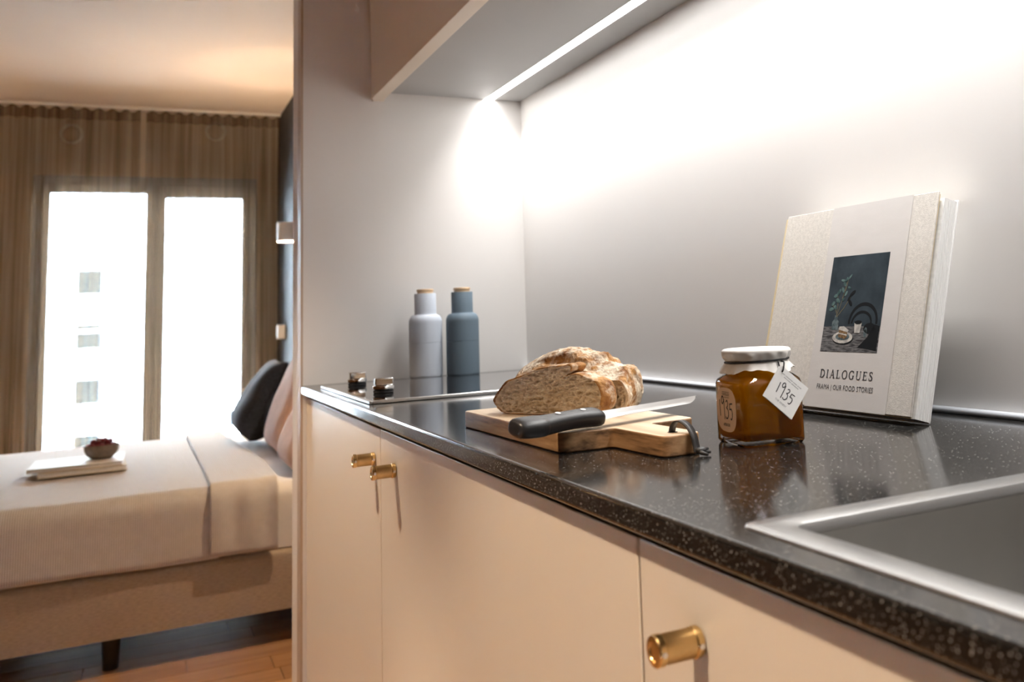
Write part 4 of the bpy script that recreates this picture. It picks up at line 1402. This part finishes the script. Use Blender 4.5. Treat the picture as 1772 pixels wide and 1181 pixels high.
berry_me = None
spots = []
for ring, n_, z_ in ((0.038, 12, 0.047), (0.020, 7, 0.052), (0.0, 1, 0.056), (0.030, 6, 0.061), (0.012, 3, 0.066)):
    for k in range(n_):
        a = 2 * math.pi * (k + rb.random() * 0.4) / n_
        spots.append((ring * math.cos(a), ring * math.sin(a), z_ + rb.random() * 0.003))
for i, (x, y, z) in enumerate(spots):
    if berry_me is None:
        o = MB().grid(berry_fn, 18, 10, closeu=True).build('raspberry', M['berry'], None, smooth='all')
        berry_me = o.data
    else:
        o = bpy.data.objects.new('raspberry', berry_me); COL.objects.link(o)
    o.location = (bx + x, by + y, bz + z)
    o.rotation_euler = (rb.random() * 3, rb.random() * 3, rb.random() * 3)
    tag(o, 'dark red raspberry heaped in the brown bowl on the bed', 'berry', 'raspberries in the bowl')

# curtains (two sheer panels), rail
rail = MB().box(XL + 0.01, XB - 0.002, 4.19, 4.215, CEIL - 0.016, CEIL - 0.0005).build('curtain_rail', M['lampwhite'], None, bevel=0.002)
tag(rail, 'slim white curtain rail fixed to the bedroom ceiling', 'rail')


def curtain(x0, x1, label, seed):
    t = thing('sheer_curtain', label, 'curtain', ((x0 + x1) / 2, 4.2, 0.02), group='brown sheer curtains')
    wl = 0.071
    def fn(u, v):
        x = x0 + (x1 - x0) * u
        z = 0.02 + (CEIL - 0.02 - 0.027) * v
        ph = 2 * math.pi * x / wl
        amp = 0.030 * (1 - 0.25 * v) * (0.8 + 0.5 * noise.noise(Vector((x * 3, seed, 0))))
        dr = 0.5 * noise.noise(Vector((x * 5, z * 0.6, seed)))
        top = 0.008 * math.cos(ph) if v > 0.985 else 0
        return (x + 0.012 * math.sin(2 * ph) * (1 - v), 4.2 + amp * math.sin(ph + dr), z + top)
    nu_ = int((x1 - x0) / wl * 12)
    MB().grid(fn, nu_, 26).build('cloth', M['sheer'], t, smooth='all')
    def hd(u, v):
        p = fn(u, 0.972 + 0.028 * v)
        return (p[0], p[1] - 0.0015, p[2])
    MB().grid(hd, nu_, 3).build('header_tape', M['sheer'], t, smooth='all')
    return t


curtain(-2.15, -0.352, 'left brown sheer curtain panel over the wider window leaf', 1.0)
curtain(-0.322, XB - 0.008, 'right brown sheer curtain panel ending at the dark wall', 5.0)

# round air vents above the window
for (x, z, lb) in ((-0.715, 2.225, 'left round white air vent above the window behind the curtain'), (0.068, 2.275, 'right round white air vent above the window behind the curtain')):
    v_ = thing('air_vent', lb, 'vent', (x, YW, z), group='air vents over the window')
    MB().lathe([(0.045, -0.001), (0.062, -0.001), (0.062, -0.010), (0.056, -0.016), (0.047, -0.014), (0.045, -0.001)], (x, YW, z), 'y', 36, caps=False).build('ring', M['lampwhite'], v_, smooth=True)
    MB().lathe([(0.034, -0.004), (0.036, -0.020), (0.030, -0.024), (0.006, -0.025)], (x, YW, z), 'y', 36).build('disc', M['white_wall'], v_, smooth=True)
    MB().lathe([(0.006, -0.001), (0.006, -0.006)], (x, YW, z), 'y', 12).build('spindle', M['steel'], v_)

# up-and-down wall lamps by the bed
def sconce(x, y, z, label, power, wallx):
    t = thing('wall_lamp', label, 'lamp', (x, y, z), group='up and down wall lamps')
    MB().lathe([(0.046, -0.05), (0.048, -0.05), (0.048, 0.05), (0.046, 0.05), (0.046, -0.05)], (x, y, z), n=36, caps=False).build('shade', M['lampwhite'], t, smooth=True)
    sg = 1 if wallx > x else -1
    MB().box(x + sg * 0.049, wallx - sg * 0.012, y - 0.008, y + 0.008, z - 0.008, z + 0.008).build('arm', M['lampwhite'], t)
    MB().box(wallx - sg * 0.012, wallx - sg * 0.0005, y - 0.03, y + 0.03, z - 0.04, z + 0.04).build('wall_plate', M['lampwhite'], t, bevel=0.003)
    MB().lathe([(0.004, -0.014), (0.012, -0.010), (0.014, 0.0), (0.012, 0.010), (0.004, 0.014)], (x, y, z), n=20).build('bulb', mat('bulb_glow', (1, 0.9, 0.7), 0.5, emit=((1, 0.75, 0.45), 12.0)), t, smooth=True)
    for sgn in (1, -1):
        l = bpy.data.lights.new('bulb_light', 'POINT'); l.energy = power / 2; l.color = WARM; l.shadow_soft_size = 0.012
        o = bpy.data.objects.new('bulb_light', l); o.location = (0, 0, 0.022 * sgn); o.parent = t; COL.objects.link(o)
    return t


sconce(0.338, 3.05, 1.515, 'white cylinder wall lamp on the dark wall beyond the bed', 32, XB)
sconce(0.338, 0.86, 1.50, 'white cylinder wall lamp hidden behind the partition', 27, XB)
sconce(XL + 0.10, 3.35, 1.50, 'white cylinder wall lamp on the left bedroom wall', 32, XL)
sw = MB().box(XB - 0.045, XB - 0.0005, 3.93, 4.0, 0.945, 1.03).build('thermostat', M['lampwhite'], None, bevel=0.004)
tag(sw, 'small white control box on the dark wall by the curtain', 'thermostat')

# ------------------------------------------------------------------ outside: balcony railing and the house opposite
bl_ = thing('balcony_railing', 'thin grey metal balcony railing outside the window', 'railing', (-0.3, 5.6, -0.1))
MB().box(-2.2, 1.6, 5.58, 5.62, 1.03, 1.06).build('top_rail', M['facade'], bl_)
for x in (-1.30, -1.06, -0.82, -0.58, -0.34, -0.0955, 0.1424, 0.2675, 0.50):
    MB().box(x - 0.007, x + 0.007, 5.59, 5.61, -0.1, 1.03).build('post', M['metalgrey'], bl_)
tag(MB().box(-2.4, 1.8, YW + 0.121, 5.75, -0.25, -0.1).build('balcony_slab', M['facade']), 'pale concrete balcony floor outside the window', 'balcony')
ap = thing('apartment_building', 'pale rendered apartment house across the street', 'building', (-4, 46, -14))
MB().box(-11.5, 0.6, 46, 58, -14, 5.2).build('wall', M['facade'], ap)
for r in range(4):
    for cx_ in (-8.6, -5.35, -2.36):
        zc = -3.80 + r * 2.31
        w_ = MB().box(cx_ - 0.62, cx_ + 0.62, 45.93, 45.999, zc - 0.62, zc + 0.62).build('window', M['facade'], ap)
        MB().box(cx_ - 0.44, cx_ + 0.44, 45.90, 45.929, zc - 0.50, zc + 0.50).build('pane', M['facade_glass'], w_)
tag(MB().box(-80, 80, 6.2, 120, -14.5, -14.05).build('street', M['street']), 'street ground far below the balcony', kind='structure')
